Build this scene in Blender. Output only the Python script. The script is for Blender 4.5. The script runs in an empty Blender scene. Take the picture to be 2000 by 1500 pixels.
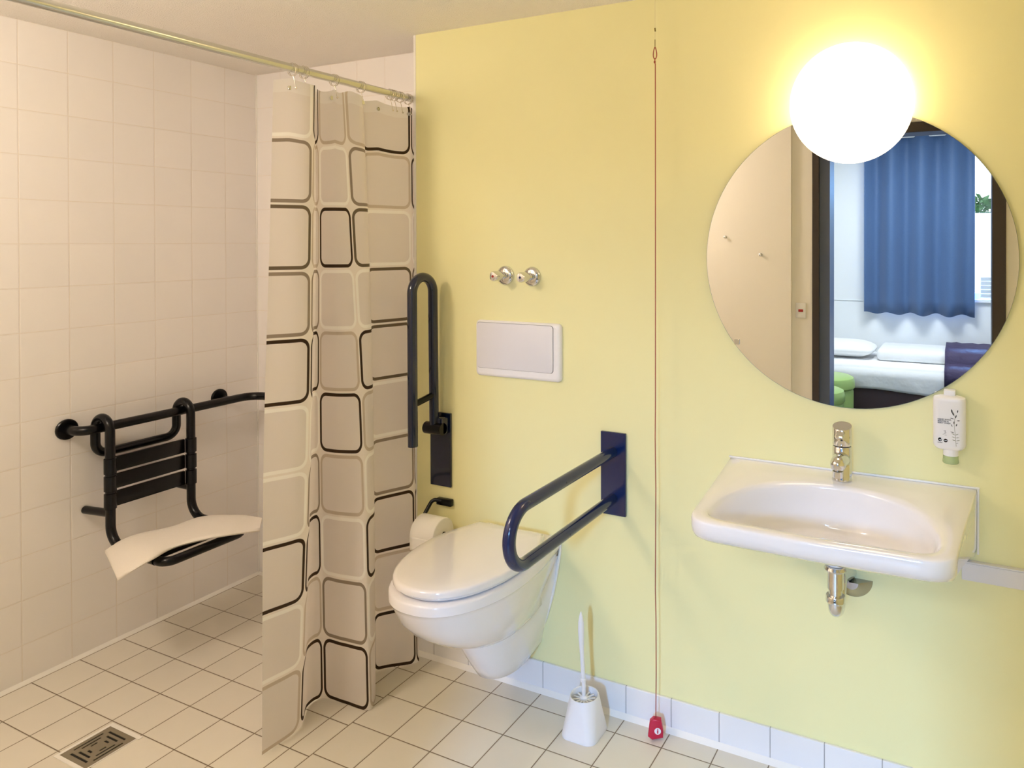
import bpy, bmesh, math, random
from mathutils import Vector, Matrix
random.seed(7)
PI = math.pi
SC = bpy.context.scene
COL = SC.collection

# ------------------------------------------------------------------ camera
cam_d = bpy.data.cameras.new('camera')
cam = bpy.data.objects.new('camera', cam_d)
COL.objects.link(cam)
cam_d.sensor_fit = 'HORIZONTAL'
cam_d.sensor_width = 36.0
cam_d.lens = 36.0 * 1411.5 / 2000.0
cam_d.shift_x = -0.1055
cam_d.shift_y = -0.13345
cam_d.clip_start = 0.02
yaw, pit, rol = 0.4431, 0.0073, -0.0016
r_ = Vector((math.cos(yaw), math.sin(yaw), 0)); f_ = Vector((-math.sin(yaw), math.cos(yaw), 0)); u_ = Vector((0, 0, 1))
F_ = f_ * math.cos(pit) - u_ * math.sin(pit); U_ = u_ * math.cos(pit) + f_ * math.sin(pit)
R_ = r_ * math.cos(rol) + U_ * math.sin(rol); U2_ = U_ * math.cos(rol) - r_ * math.sin(rol)
M3 = Matrix((R_, U2_, -F_)).transposed()
cam.matrix_world = Matrix.Translation((1.7916, -2.0434, 1.4842)) @ M3.to_4x4()
SC.camera = cam

# ------------------------------------------------------------------ world, lights, exposure
world = bpy.data.worlds.new('sky'); SC.world = world
world.use_nodes = True
wn = world.node_tree
bg = wn.nodes['Background']
bg.inputs[0].default_value = (0.80, 0.90, 1.0, 1)
bg.inputs[1].default_value = 2.2

vs = SC.view_settings
vs.view_transform = 'Standard'; vs.look = 'None'; vs.gamma = 1.0; vs.exposure = 0.22
vs.use_curve_mapping = False

def area(name, loc, rot, sx, sy, power, col):
    l = bpy.data.lights.new(name, 'AREA'); l.shape = 'RECTANGLE'; l.size = sx; l.size_y = sy
    l.energy = power; l.color = col
    o = bpy.data.objects.new(name, l); COL.objects.link(o); o.location = loc; o.rotation_euler = rot
    return o
DAY = (0.22, 0.50, 1.0)
# bright sky high outside the bedroom window; it reaches the bathroom through the open strip beside the curtain
area('sky_daylight', (2.75, -8.0, 3.25), (PI/2, 0, 0), 1.8, 1.3, 2500, DAY)
# fill light added to brighten the bedroom, below an invented lamp body
area('bedroom_fill_light', (1.3, -3.75, 2.49), (0, 0, 0), 0.9, 0.5, 42, (0.86, 0.93, 1.0))
GLOBE_COL = (1.0, 0.77, 0.50)
GLOBE_STR = 6.2
SC.cycles.diffuse_bounces = 8; SC.cycles.max_bounces = 14

# ------------------------------------------------------------------ helpers
def link(name, me, parent=None):
    o = bpy.data.objects.new(name, me); COL.objects.link(o)
    if parent is not None: o.parent = parent
    return o

def empty(name, loc=(0, 0, 0)):
    o = bpy.data.objects.new(name, None); COL.objects.link(o); o.location = loc
    o.empty_display_size = 0.05
    return o

def tag(o, label, cat, group=None, kind=None):
    if label: o['label'] = label
    if cat: o['category'] = cat
    if group: o['group'] = group
    if kind: o['kind'] = kind
    return o

def structure(o):
    o['kind'] = 'structure'; return o

class MB:
    def __init__(self): self.bm = bmesh.new()
    def box(self, x0, x1, y0, y1, z0, z1, bev=0.0, seg=2, rot=None, org=None):
        r = bmesh.ops.create_cube(self.bm, size=1.0)
        vs_ = r['verts']
        for v in vs_:
            v.co = Vector(((x0+x1)/2 + v.co.x*(x1-x0), (y0+y1)/2 + v.co.y*(y1-y0), (z0+z1)/2 + v.co.z*(z1-z0)))
        if rot is not None:
            o = Vector(org) if org else Vector(((x0+x1)/2, (y0+y1)/2, (z0+z1)/2))
            for v in vs_: v.co = o + rot @ (v.co - o)
        if bev > 0:
            es = list({e for v in vs_ for e in v.link_edges})
            bmesh.ops.bevel(self.bm, geom=es, offset=bev, segments=seg, profile=0.5, affect='EDGES')
        return self
    def loft(self, rings, close_start=True, close_end=True, cyclic=True):
        bm = self.bm; R = []
        for ring in rings: R.append([bm.verts.new(Vector(p)) for p in ring])
        n = len(R[0])
        for a, b in zip(R[:-1], R[1:]):
            for i in range(n if cyclic else n-1):
                j = (i+1) % n
                try: bm.faces.new((a[i], a[j], b[j], b[i]))
                except ValueError: pass
        if close_start and cyclic: bm.faces.new(list(reversed(R[0])))
        if close_end and cyclic: bm.faces.new(R[-1])
        return self
    def tube(self, pts, r, n=20, caps=True, round_caps=False):
        pts = [Vector(p) for p in pts]
        rr = r if isinstance(r, (list, tuple)) else [r]*len(pts)
        T = []
        for i in range(len(pts)):
            a = pts[max(0, i-1)]; b = pts[min(len(pts)-1, i+1)]
            T.append((b-a).normalized())
        t0 = T[0]; up = Vector((0, 0, 1)) if abs(t0.z) < 0.9 else Vector((1, 0, 0))
        nrm = t0.cross(up).normalized(); rings = []
        prev = t0
        for i, p in enumerate(pts):
            t = T[i]
            q = prev.rotation_difference(t); nrm = (q @ nrm).normalized(); prev = t
            bn = t.cross(nrm).normalized()
            rings.append([p + (nrm*math.cos(2*PI*k/n) + bn*math.sin(2*PI*k/n))*rr[i] for k in range(n)])
        if round_caps:
            def cap(i, sgn):
                out = []
                for a in (0.35, 0.65, 0.88, 0.985):
                    s = math.sqrt(1-a*a); base = rings[i]; c = pts[i]
                    out.append([c + (v-c)*s + T[i]*sgn*rr[i]*a for v in base])
                return out
            st = cap(0, -1); en = cap(-1, 1)
            rings = list(reversed(st)) + rings + en
        self.loft(rings, caps, caps)
        return self
    def lathe(self, prof, origin, axis='z', n=32, a0=0.0, a1=2*PI):
        """prof: list of (radius, distance along axis)"""
        o = Vector(origin); rings = []
        ax = {'z': (Vector((1,0,0)), Vector((0,1,0)), Vector((0,0,1))),
              'y': (Vector((0,0,1)), Vector((1,0,0)), Vector((0,1,0))),
              '-y': (Vector((1,0,0)), Vector((0,0,1)), Vector((0,-1,0))),
              'x': (Vector((0,1,0)), Vector((0,0,1)), Vector((1,0,0)))}[axis] if isinstance(axis, str) else axis
        full = abs(a1-a0-2*PI) < 1e-6
        m = n if full else n+1
        for (r, h) in prof:
            rings.append([o + ax[0]*r*math.cos(a0+(a1-a0)*k/n) + ax[1]*r*math.sin(a0+(a1-a0)*k/n) + ax[2]*h for k in range(m)])
        self.loft(rings, prof[0][0] > 1e-6, prof[-1][0] > 1e-6, True)
        return self
    def prism(self, poly, ax, d0, d1, bev=0.0):
        """poly in the plane normal to axis ax: x->(y,z), y->(x,z), z->(x,y)"""
        def P(a, b, d): return {'x': (d, a, b), 'y': (a, d, b), 'z': (a, b, d)}[ax]
        n0 = len(self.bm.verts)
        self.loft([[P(a, b, d0) for a, b in poly], [P(a, b, d1) for a, b in poly]])
        if bev > 0:
            self.bm.verts.ensure_lookup_table()
            vs_ = self.bm.verts[n0:]
            es = [e for e in {e for v in vs_ for e in v.link_edges} if len(e.link_faces) == 2 and (len(e.link_faces[0].verts) > 4 or len(e.link_faces[1].verts) > 4)]
            bmesh.ops.bevel(self.bm, geom=es, offset=bev, segments=3, profile=0.5, affect='EDGES')
        return self
    def build(self, name, mat, parent=None, smooth=True, ang=38, weld=1e-5):
        bm = self.bm
        if weld: bmesh.ops.remove_doubles(bm, verts=bm.verts, dist=weld)
        bmesh.ops.recalc_face_normals(bm, faces=bm.faces)
        if smooth:
            for f in bm.faces: f.smooth = True
            for e in bm.edges:
                if len(e.link_faces) == 2 and e.calc_face_angle(0) > math.radians(ang): e.smooth = False
        me = bpy.data.meshes.new(name); bm.to_mesh(me); bm.free()
        me.materials.append(mat)
        return link(name, me, parent)

def rrect(cx, cy, w, h, r, n=6):
    out = []
    for (sx, sy, a) in ((1, 1, 0), (-1, 1, PI/2), (-1, -1, PI), (1, -1, 1.5*PI)):
        for k in range(n+1):
            t = a + PI/2*k/n
            out.append((cx + sx*(w/2-r) + r*math.cos(t), cy + sy*(h/2-r) + r*math.sin(t)))
    return out

def arc(c, u, v, r, a0, a1, n=12):
    c = Vector(c); u = Vector(u); v = Vector(v)
    return [c + (u*math.cos(a0+(a1-a0)*k/n) + v*math.sin(a0+(a1-a0)*k/n))*r for k in range(n+1)]

def fillet(pts, rad, n=8):
    """polyline with rounded corners"""
    pts = [Vector(p) for p in pts]; out = [pts[0]]
    rads = rad if isinstance(rad, (list, tuple)) else [rad]*(len(pts)-2)
    for i in range(1, len(pts)-1):
        a, b, c = pts[i-1], pts[i], pts[i+1]
        d1 = (a-b).normalized(); d2 = (c-b).normalized()
        ang = d1.angle(d2); r = rads[i-1]
        t = min(r/math.tan(ang/2), (a-b).length*0.49, (c-b).length*0.49); r = t*math.tan(ang/2)
        bis = (d1+d2).normalized(); cen = b + bis*(r/math.sin(ang/2))
        p1 = b + d1*t; p2 = b + d2*t
        v1 = p1-cen; v2 = p2-cen; q = v1.rotation_difference(v2)
        from mathutils import Quaternion
        for k in range(n+1):
            out.append(cen + Quaternion().slerp(q, k/n) @ v1)
    out.append(pts[-1])
    return out

# ------------------------------------------------------------------ materials
def mat(name, col, rough=0.5, metal=0.0, spec=0.5, coat=0.0, bump=None, emit=None, trans=0.0, noise=None):
    m = bpy.data.materials.new(name); m.use_nodes = True
    nt = m.node_tree; b = nt.nodes['Principled BSDF']
    b.inputs['Base Color'].default_value = (*col, 1); b.inputs['Roughness'].default_value = rough
    b.inputs['Metallic'].default_value = metal; b.inputs['Specular IOR Level'].default_value = spec
    b.inputs['Coat Weight'].default_value = coat; b.inputs['Coat Roughness'].default_value = 0.05
    b.inputs['Transmission Weight'].default_value = trans
    if emit: b.inputs['Emission Color'].default_value = (*emit[0], 1); b.inputs['Emission Strength'].default_value = emit[1]
    geo = None
    if bump or noise:
        geo = nt.nodes.new('ShaderNodeNewGeometry')
    if bump:
        sc, st, dist = bump
        n = nt.nodes.new('ShaderNodeTexNoise'); n.inputs['Scale'].default_value = sc; n.inputs['Detail'].default_value = 3
        nt.links.new(geo.outputs['Position'], n.inputs['Vector'])
        bp = nt.nodes.new('ShaderNodeBump'); bp.inputs['Strength'].default_value = st; bp.inputs['Distance'].default_value = dist
        nt.links.new(n.outputs['Fac'], bp.inputs['Height']); nt.links.new(bp.outputs['Normal'], b.inputs['Normal'])
    if noise:
        sc, amt = noise
        n = nt.nodes.new('ShaderNodeTexNoise'); n.inputs['Scale'].default_value = sc; n.inputs['Detail'].default_value = 4
        nt.links.new(geo.outputs['Position'], n.inputs['Vector'])
        mx = nt.nodes.new('ShaderNodeMix'); mx.data_type = 'RGBA'
        mx.inputs['A'].default_value = (*[c*(1-amt) for c in col], 1); mx.inputs['B'].default_value = (*[min(1, c*(1+amt)) for c in col], 1)
        nt.links.new(n.outputs['Fac'], mx.inputs['Factor']); nt.links.new(mx.outputs['Result'], b.inputs['Base Color'])
    return m

class NT:
    def __init__(self, name):
        self.m = bpy.data.materials.new(name); self.m.use_nodes = True
        self.nt = self.m.node_tree; self.b = self.nt.nodes['Principled BSDF']
    def new(self, t): return self.nt.nodes.new(t)
    def link(self, a, b): self.nt.links.new(a, b)
    def set(self, sock, v):
        if hasattr(v, 'is_output') or isinstance(v, bpy.types.NodeSocket): self.link(v, sock)
        else: sock.default_value = v
    def math(self, op, a, b=0.0, c=None, clamp=False):
        n = self.new('ShaderNodeMath'); n.operation = op; n.use_clamp = clamp
        self.set(n.inputs[0], a); self.set(n.inputs[1], b)
        if c is not None: self.set(n.inputs[2], c)
        return n.outputs[0]
    def mix(self, f, a, b):
        n = self.new('ShaderNodeMix'); n.data_type = 'RGBA'
        self.set(n.inputs['Factor'], f)
        self.set(n.inputs['A'], (*a, 1) if isinstance(a, tuple) else a)
        self.set(n.inputs['B'], (*b, 1) if isinstance(b, tuple) else b)
        return n.outputs['Result']
    def smooth_lt(self, d, w, soft):
        n = self.new('ShaderNodeMapRange'); n.interpolation_type = 'SMOOTHSTEP'
        self.set(n.inputs['Value'], d)
        n.inputs['From Min'].default_value = w - soft; n.inputs['From Max'].default_value = w + soft
        n.inputs['To Min'].default_value = 1.0; n.inputs['To Max'].default_value = 0.0
        return n.outputs['Result']
    def xyz(self):
        g = self.new('ShaderNodeNewGeometry'); s = self.new('ShaderNodeSeparateXYZ'); self.link(g.outputs['Position'], s.inputs[0])
        return s.outputs[0], s.outputs[1], s.outputs[2], g
    def edge_dist(self, c, off, p):
        t = self.math('DIVIDE', self.math('SUBTRACT', c, off), p)
        fr = self.math('FRACT', self.math('ADD', t, 0.5))
        return self.math('MULTIPLY', self.math('ABSOLUTE', self.math('SUBTRACT', fr, 0.5)), p), self.math('FLOOR', t)
    def rnd(self, a, b):
        c = self.new('ShaderNodeCombineXYZ'); self.set(c.inputs[0], a); self.set(c.inputs[1], b)
        w = self.new('ShaderNodeTexWhiteNoise'); w.noise_dimensions = '3D'; self.link(c.outputs[0], w.inputs['Vector'])
        return w.outputs['Value']

def tile_mat(name, tile, grout, axes, offs, pit, w, rough=0.25, var=0.03, bump=0.35, wavy=0.0, coat=0.3):
    t = NT(name); X, Y, Z, g = t.xyz(); A = {'x': X, 'y': Y, 'z': Z}
    d1, i1 = t.edge_dist(A[axes[0]], offs[0], pit[0]); d2, i2 = t.edge_dist(A[axes[1]], offs[1], pit[1])
    d = t.math('MINIMUM', d1, d2)
    mask = t.smooth_lt(d, w/2, 0.0007)
    rn = t.rnd(i1, i2)
    n = t.new('ShaderNodeTexNoise'); n.inputs['Scale'].default_value = 9; t.link(g.outputs['Position'], n.inputs['Vector'])
    v = t.math('ADD', t.math('MULTIPLY', rn, 0.6), t.math('MULTIPLY', n.outputs['Fac'], 0.5))
    tc = t.mix(v, tuple(c*(1-var) for c in tile), tuple(min(1, c*(1+var)) for c in tile))
    t.link(t.mix(mask, tc, grout), t.b.inputs['Base Color'])
    t.set(t.b.inputs['Roughness'], t.math('ADD', t.math('MULTIPLY', mask, 0.5), rough))
    t.b.inputs['Coat Weight'].default_value = coat; t.b.inputs['Coat Roughness'].default_value = 0.15
    h = t.smooth_lt(d, w/2+0.0012, 0.0012)
    bp = t.new('ShaderNodeBump'); bp.invert = True; bp.inputs['Strength'].default_value = bump; bp.inputs['Distance'].default_value = 0.0015
    t.link(h, bp.inputs['Height'])
    if wavy:
        n2 = t.new('ShaderNodeTexNoise'); n2.inputs['Scale'].default_value = 5; t.link(g.outputs['Position'], n2.inputs['Vector'])
        b2 = t.new('ShaderNodeBump'); b2.inputs['Strength'].default_value = wavy; b2.inputs['Distance'].default_value = 0.004
        t.link(n2.outputs['Fac'], b2.inputs['Height']); t.link(b2.outputs['Normal'], bp.inputs['Normal'])
    t.link(bp.outputs['Normal'], t.b.inputs['Normal'])
    return t.m

# yellow painted wall paper with one vertical seam
_t = NT('pale yellow wall paint')
X, Y, Z, g = _t.xyz()
_s = _t.smooth_lt(_t.math('ABSOLUTE', _t.math('SUBTRACT', X, 0.9475)), 0.0012, 0.0006)
_n = _t.new('ShaderNodeTexNoise'); _n.inputs['Scale'].default_value = 3; _t.link(g.outputs['Position'], _n.inputs['Vector'])
_c = _t.mix(_n.outputs['Fac'], (0.81, 0.77, 0.415), (0.84, 0.80, 0.445))
_t.link(_t.mix(_t.math('MULTIPLY', _s, 0.5), _c, (0.86, 0.84, 0.52)), _t.b.inputs['Base Color'])
_t.b.inputs['Roughness'].default_value = 0.6; _t.b.inputs['Specular IOR Level'].default_value = 0.3
_n2 = _t.new('ShaderNodeTexNoise'); _n2.inputs['Scale'].default_value = 350; _t.link(g.outputs['Position'], _n2.inputs['Vector'])
_b = _t.new('ShaderNodeBump'); _b.inputs['Strength'].default_value = 0.12; _b.inputs['Distance'].default_value = 0.001
_t.link(_n2.outputs['Fac'], _b.inputs['Height']); _t.link(_b.outputs['Normal'], _t.b.inputs['Normal'])
M_YELLOW = _t.m

TILE_W = (0.83, 0.80, 0.785)
M_LEFT = tile_mat('white wall tiles of the shower side', TILE_W, (0.72, 0.66, 0.60), 'yz', (0.0284, 0.1315), (0.15, 0.15), 0.0022, var=0.02, wavy=0.25)
M_BACKT = tile_mat('white wall tiles of the shower end', TILE_W, (0.72, 0.66, 0.60), 'xz', (-0.91, 0.1315), (0.15, 0.15), 0.0022, var=0.02, wavy=0.25)
M_SKIRT = tile_mat('white skirting tiles', (0.80, 0.79, 0.80), (0.36, 0.36, 0.36), 'xz', (0.0882, -1.0), (0.1511, 5.0), 0.0030, var=0.02)
# floor: shower field left of the joint at x = 0.088, room field right of it
_t = NT('cream floor tiles')
X, Y, Z, g = _t.xyz()
dx1, i1 = _t.edge_dist(X, 0.0882, 0.1511); dy1, j1 = _t.edge_dist(Y, -0.0867, 0.1511)
dx2, i2 = _t.edge_dist(X, -0.8952, 0.1507); dy2, j2 = _t.edge_dist(Y, -0.2568, 0.1485)
left = _t.math('LESS_THAN', X, 0.0882)
dm = _t.math('MINIMUM', dx1, dy1)
ds = _t.math('MINIMUM', _t.math('MINIMUM', dx2, dy2), _t.math('ABSOLUTE', _t.math('SUBTRACT', X, 0.0882)))
def _sel(f, a, b):  # f ? b : a
    return _t.math('ADD', _t.math('MULTIPLY', _t.math('SUBTRACT', 1.0, f), a), _t.math('MULTIPLY', f, b))
d = _sel(left, dm, ds); ii = _sel(left, i1, _t.math('ADD', i2, 50)); jj = _sel(left, j1, j2)
mask = _t.smooth_lt(d, 0.0016, 0.0007)
_n = _t.new('ShaderNodeTexNoise'); _n.inputs['Scale'].default_value = 14; _n.inputs['Detail'].default_value = 5; _t.link(g.outputs['Position'], _n.inputs['Vector'])
v = _t.math('ADD', _t.math('MULTIPLY', _t.rnd(ii, jj), 0.55), _t.math('MULTIPLY', _n.outputs['Fac'], 0.45))
tc = _t.mix(v, (0.68, 0.64, 0.555), (0.76, 0.72, 0.635))
_t.link(_t.mix(mask, tc, (0.17, 0.12, 0.065)), _t.b.inputs['Base Color'])
_t.b.inputs['Roughness'].default_value = 0.42
_b = _t.new('ShaderNodeBump'); _b.invert = True; _b.inputs['Strength'].default_value = 0.4; _b.inputs['Distance'].default_value = 0.0015
_t.link(_t.smooth_lt(d, 0.003, 0.0014), _b.inputs['Height']); _t.link(_b.outputs['Normal'], _t.b.inputs['Normal'])
M_FLOOR = _t.m

M_CEIL = mat('rough white ceiling', (0.92, 0.88, 0.83), 0.9, bump=(220, 1.0, 0.005))
M_BEIGE = mat('off white painted wall', (0.80, 0.74, 0.66), 0.75, bump=(200, 0.15, 0.001))
M_BEADW = mat('white corner paint', (0.82, 0.80, 0.76), 0.5)
M_CAULK = mat('white sealant', (0.84, 0.82, 0.78), 0.4)
M_PORC = mat('white glazed ceramic', (0.84, 0.82, 0.83), 0.12, coat=0.6)
M_LID = mat('white glossy plastic', (0.84, 0.81, 0.80), 0.10, coat=0.8)
M_PLAST = mat('white plastic', (0.83, 0.82, 0.84), 0.35)
M_GREYPL = mat('light grey plastic button', (0.74, 0.73, 0.77), 0.4)
M_CHROME = mat('polished chrome', (0.70, 0.70, 0.71), 0.07, metal=1.0)
M_FLANGE = mat('dull chrome flange', (0.42, 0.38, 0.35), 0.25, metal=1.0)
M_CHROME2 = mat('dark chrome shadow gap', (0.02, 0.02, 0.02), 0.4)
M_STEEL = mat('brushed steel rod', (0.66, 0.66, 0.62), 0.27, metal=1.0)
M_WIRE = mat('thin chrome wire', (0.65, 0.60, 0.52), 0.25, metal=1.0)
M_GRATE = mat('stainless drain grate', (0.30, 0.26, 0.19), 0.45, metal=0.5)
M_BLACK = mat('black glossy nylon', (0.002, 0.002, 0.003), 0.24, spec=0.3, coat=0.0)
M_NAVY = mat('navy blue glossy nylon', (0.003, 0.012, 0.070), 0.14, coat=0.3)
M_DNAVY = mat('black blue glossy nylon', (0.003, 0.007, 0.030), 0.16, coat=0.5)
M_DARK = mat('dark drain pit', (0.01, 0.008, 0.006), 0.8)
M_RED = mat('red plastic', (0.50, 0.008, 0.045), 0.35)
M_REDD = mat('red marker', (0.35, 0.01, 0.01), 0.4)
M_BLUED = mat('blue marker', (0.01, 0.01, 0.08), 0.4)
M_CORD = mat('dark red cord', (0.32, 0.035, 0.015), 0.6)
M_CORDW = mat('pale thread', (0.75, 0.70, 0.45), 0.6)
M_BRASS = mat('brass hook', (0.22, 0.16, 0.04), 0.4, metal=0.6)
M_MIRROR = mat('silvered glass', (0.93, 0.94, 0.93), 0.0, metal=1.0)
M_MEDGE = mat('ground mirror edge', (0.30, 0.33, 0.31), 0.3, metal=0.5)
M_PAPER = mat('white tissue paper', (0.84, 0.81, 0.76), 0.9, bump=(300, 0.2, 0.001))
M_TOWEL = mat('white terry towel', (0.85, 0.80, 0.73), 0.95, bump=(420, 0.7, 0.003))
M_DUCT = mat('off white trunking', (0.74, 0.71, 0.70), 0.4)
M_BOTTLE = mat('white bottle', (0.80, 0.79, 0.80), 0.35)
M_INK = mat('black print', (0.03, 0.03, 0.03), 0.6)
M_INKG = mat('grey print', (0.22, 0.22, 0.22), 0.6)
M_INKO = mat('olive print', (0.16, 0.17, 0.08), 0.6)
M_INKB = mat('brown print', (0.10, 0.045, 0.02), 0.6)
M_GREENT = mat('green translucent cap', (0.62, 0.76, 0.42), 0.25, trans=0.5)
M_FRAME = mat('dark brown door frame', (0.035, 0.022, 0.018), 0.45)
M_FRAMEB = mat('charcoal door lining', (0.07, 0.085, 0.14), 0.4)
M_BWALL = mat('white bedroom wall', (0.82, 0.84, 0.84), 0.7)
M_BFLOOR = mat('dark bedroom floor', (0.012, 0.011, 0.012), 0.6)
M_SHEET = mat('white bed linen', (0.86, 0.86, 0.86), 0.85, bump=(7, 0.5, 0.02))
M_BEDBASE = mat('dark brown bed base', (0.10, 0.065, 0.07), 0.8)
M_PURPLE = mat('purple bed runner fabric', (0.055, 0.040, 0.10), 0.7, bump=(14, 0.8, 0.02))
M_LIME = mat('lime green vinyl', (0.36, 0.52, 0.16), 0.35)
M_WHITEM = mat('white lacquered metal', (0.85, 0.86, 0.86), 0.4)
M_GRILLE = mat('pale grey radiator', (0.60, 0.66, 0.72), 0.5)
M_LEAF = mat('green leaves', (0.05, 0.16, 0.04), 0.6)
M_BARK = mat('brown bark', (0.08, 0.05, 0.03), 0.8)
M_GRASS = mat('grass', (0.10, 0.20, 0.05), 0.9)
# blue curtain
_t = NT('blue curtain fabric'); X, Y, Z, g = _t.xyz()
_n = _t.new('ShaderNodeTexNoise'); _n.inputs['Scale'].default_value = 120; _t.link(g.outputs['Position'], _n.inputs['Vector'])
_t.link(_t.mix(_n.outputs['Fac'], (0.055, 0.115, 0.25), (0.07, 0.14, 0.29)), _t.b.inputs['Base Color'])
_t.b.inputs['Roughness'].default_value = 0.6; _t.b.inputs['Sheen Weight'].default_value = 0.3
M_BLUE = _t.m
# glass pane: lets the light through and mirrors a little
_t = NT('window glass'); tr = _t.new('ShaderNodeBsdfTransparent'); gl = _t.new('ShaderNodeBsdfGlossy'); gl.inputs['Roughness'].default_value = 0.02
mx = _t.new('ShaderNodeMixShader'); mx.inputs[0].default_value = 0.06
_t.link(tr.outputs[0], mx.inputs[1]); _t.link(gl.outputs[0], mx.inputs[2]); _t.link(mx.outputs[0], _t.nt.nodes['Material Output'].inputs[0])
M_GLASS = _t.m
M_GLOBE = mat('lit opal glass', (0.9, 0.85, 0.75), 0.3, emit=(GLOBE_COL, GLOBE_STR))
M_FILLGLOBE = mat('glowing glass of added bathroom lamp', (0.9, 0.85, 0.75), 0.3, emit=((1.0, 0.85, 0.70), 50.0))  # glow of the invented bathroom lamp that lifts the shower and ceiling
M_PANEL = mat('glowing diffuser of added bedroom lamp', (0.9, 0.9, 0.9), 0.5, emit=((0.9, 0.95, 1.0), 3.0))  # meant for the added bedroom lamp

# shower curtain: rounded squares, outline tone stored per face
_t = NT('shower curtain fabric')
uv = _t.new('ShaderNodeUVMap'); uv.uv_map = 'cells'
sp = _t.new('ShaderNodeSeparateXYZ'); _t.link(uv.outputs[0], sp.inputs[0])
U, V = sp.outputs[0], sp.outputs[1]
px = _t.math('ABSOLUTE', _t.math('SUBTRACT', _t.math('FRACT', U), 0.5)); py = _t.math('ABSOLUTE', _t.math('SUBTRACT', _t.math('FRACT', V), 0.5))
h, r = 0.482, 0.17
qx = _t.math('SUBTRACT', px, h-r); qy = _t.math('SUBTRACT', py, h-r)
mxx = _t.math('MAXIMUM', qx, 0.0); mxy = _t.math('MAXIMUM', qy, 0.0)
ln = _t.math('SQRT', _t.math('ADD', _t.math('MULTIPLY', mxx, mxx), _t.math('MULTIPLY', mxy, mxy)))
dd = _t.math('SUBTRACT', _t.math('ADD', ln, _t.math('MINIMUM', _t.math('MAXIMUM', qx, qy), 0.0)), r)
line = _t.smooth_lt(_t.math('ABSOLUTE', _t.math('ADD', dd, 0.026)), 0.027, 0.004)
inside = _t.smooth_lt(dd, -0.03, 0.01)
hem = _t.math('GREATER_THAN', V, 9.68)
at = _t.new('ShaderNodeAttribute'); at.attribute_name = 'tone'
cr = _t.new('ShaderNodeValToRGB'); cr.color_ramp.interpolation = 'CONSTANT'
els = cr.color_ramp.elements
els[0].position = 0.0; els[0].color = (0.045, 0.024, 0.010, 1)
els[1].position = 0.2; els[1].color = (0.30, 0.245, 0.19, 1)
e = els.new(0.4); e.color = (0.97, 0.95, 0.90, 1)
e = els.new(0.6); e.color = (0.60, 0.52, 0.43, 1)
e = els.new(0.8); e.color = (0.15, 0.115, 0.075, 1)
_t.link(at.outputs['Fac'], cr.inputs[0])
base = _t.mix(inside, (0.88, 0.83, 0.77), (0.80, 0.75, 0.71))
base = _t.mix(_t.math('MULTIPLY', hem, 0.75), base, (0.86, 0.83, 0.80))
colr = _t.mix(line, base, cr.outputs[0])
_t.link(colr, _t.b.inputs['Base Color']); _t.b.inputs['Roughness'].default_value = 0.55
_t.b.inputs['Specular IOR Level'].default_value = 0.3
tl = _t.new('ShaderNodeBsdfTranslucent'); _t.link(colr, tl.inputs[0])
ms = _t.new('ShaderNodeMixShader'); ms.inputs[0].default_value = 0.42
_t.link(_t.b.outputs[0], ms.inputs[1]); _t.link(tl.outputs[0], ms.inputs[2]); _t.link(ms.outputs[0], _t.nt.nodes['Material Output'].inputs[0])
M_SCURT = _t.m

# ------------------------------------------------------------------ the room
XL, XR, YB, YF, H = -1.0605, 2.45, 0.181, -2.30, 2.2315
DX0, DX1, DZ = 1.03, 1.965, 2.09          # door opening
structure(MB().box(XL-0.1, XR+0.1, YF-0.15, YB+0.1, -0.1, 0.0).build('floor', M_FLOOR, smooth=False))
structure(MB().box(XL-0.1, XR+0.1, YF-0.15, YB+0.1, H, H+0.1).build('ceiling', M_CEIL, smooth=False))
structure(MB().box(XL-0.1, XL, YF, YB, 0, H).build('wall_left', M_LEFT, smooth=False))
structure(MB().box(XL-0.1, 0.3, YB, YB+0.1, 0, H).build('wall_shower_end', M_BACKT, smooth=False))
structure(MB().box(0.0, XR+0.1, 0.0, YB, 0, H).build('wall_back', M_YELLOW, smooth=False))
structure(MB().box(XR, XR+0.1, YF, 0, 0, H).build('wall_right', M_YELLOW, smooth=False))
mb = MB(); mb.box(XL-0.1, 0.872, YF-0.15, YF+0.03, 0, H); mb.box(0.872, DX0, YF-0.15, YF, 0, H); mb.box(DX1, XR+0.1, YF-0.15, YF, 0, H); mb.box(DX0, DX1, YF-0.15, YF, DZ+0.055, H)
structure(mb.build('wall_front', M_BEIGE, smooth=False))
# white corner bead on the end of the yellow wall
structure(MB().box(-0.0015, 0.008, -0.0015, YB, 0.0, H-0.0005).build('trim_1', M_BEADW, smooth=False))
# skirting of tiles with its white sealant fillet
structure(MB().box(0.004, XR, -0.0085, 0.0, 0.0, 0.098, 0.0012, 1).build('baseboard_back', M_SKIRT, smooth=False))
structure(MB().prism([(-0.0215, 0.0), (-0.0085, 0.013), (-0.0085, 0.0)], 'x', 0.0, XR).build('trim_2', M_CAULK, smooth=False))
structure(MB().prism([(XL, 0.0), (XL+0.011, 0.0), (XL, 0.011)], 'y', YF+0.03, YB).build('trim_3', M_CAULK, smooth=False))
structure(MB().prism([(YB, 0.0), (YB, 0.010), (YB-0.010, 0.0)], 'x', XL, 0.0).build('trim_4', M_CAULK, smooth=False))
structure(MB().box(XL, XL+0.004, YB-0.004, YB, 0, H).build('trim_5', M_CAULK, smooth=False))

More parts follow.
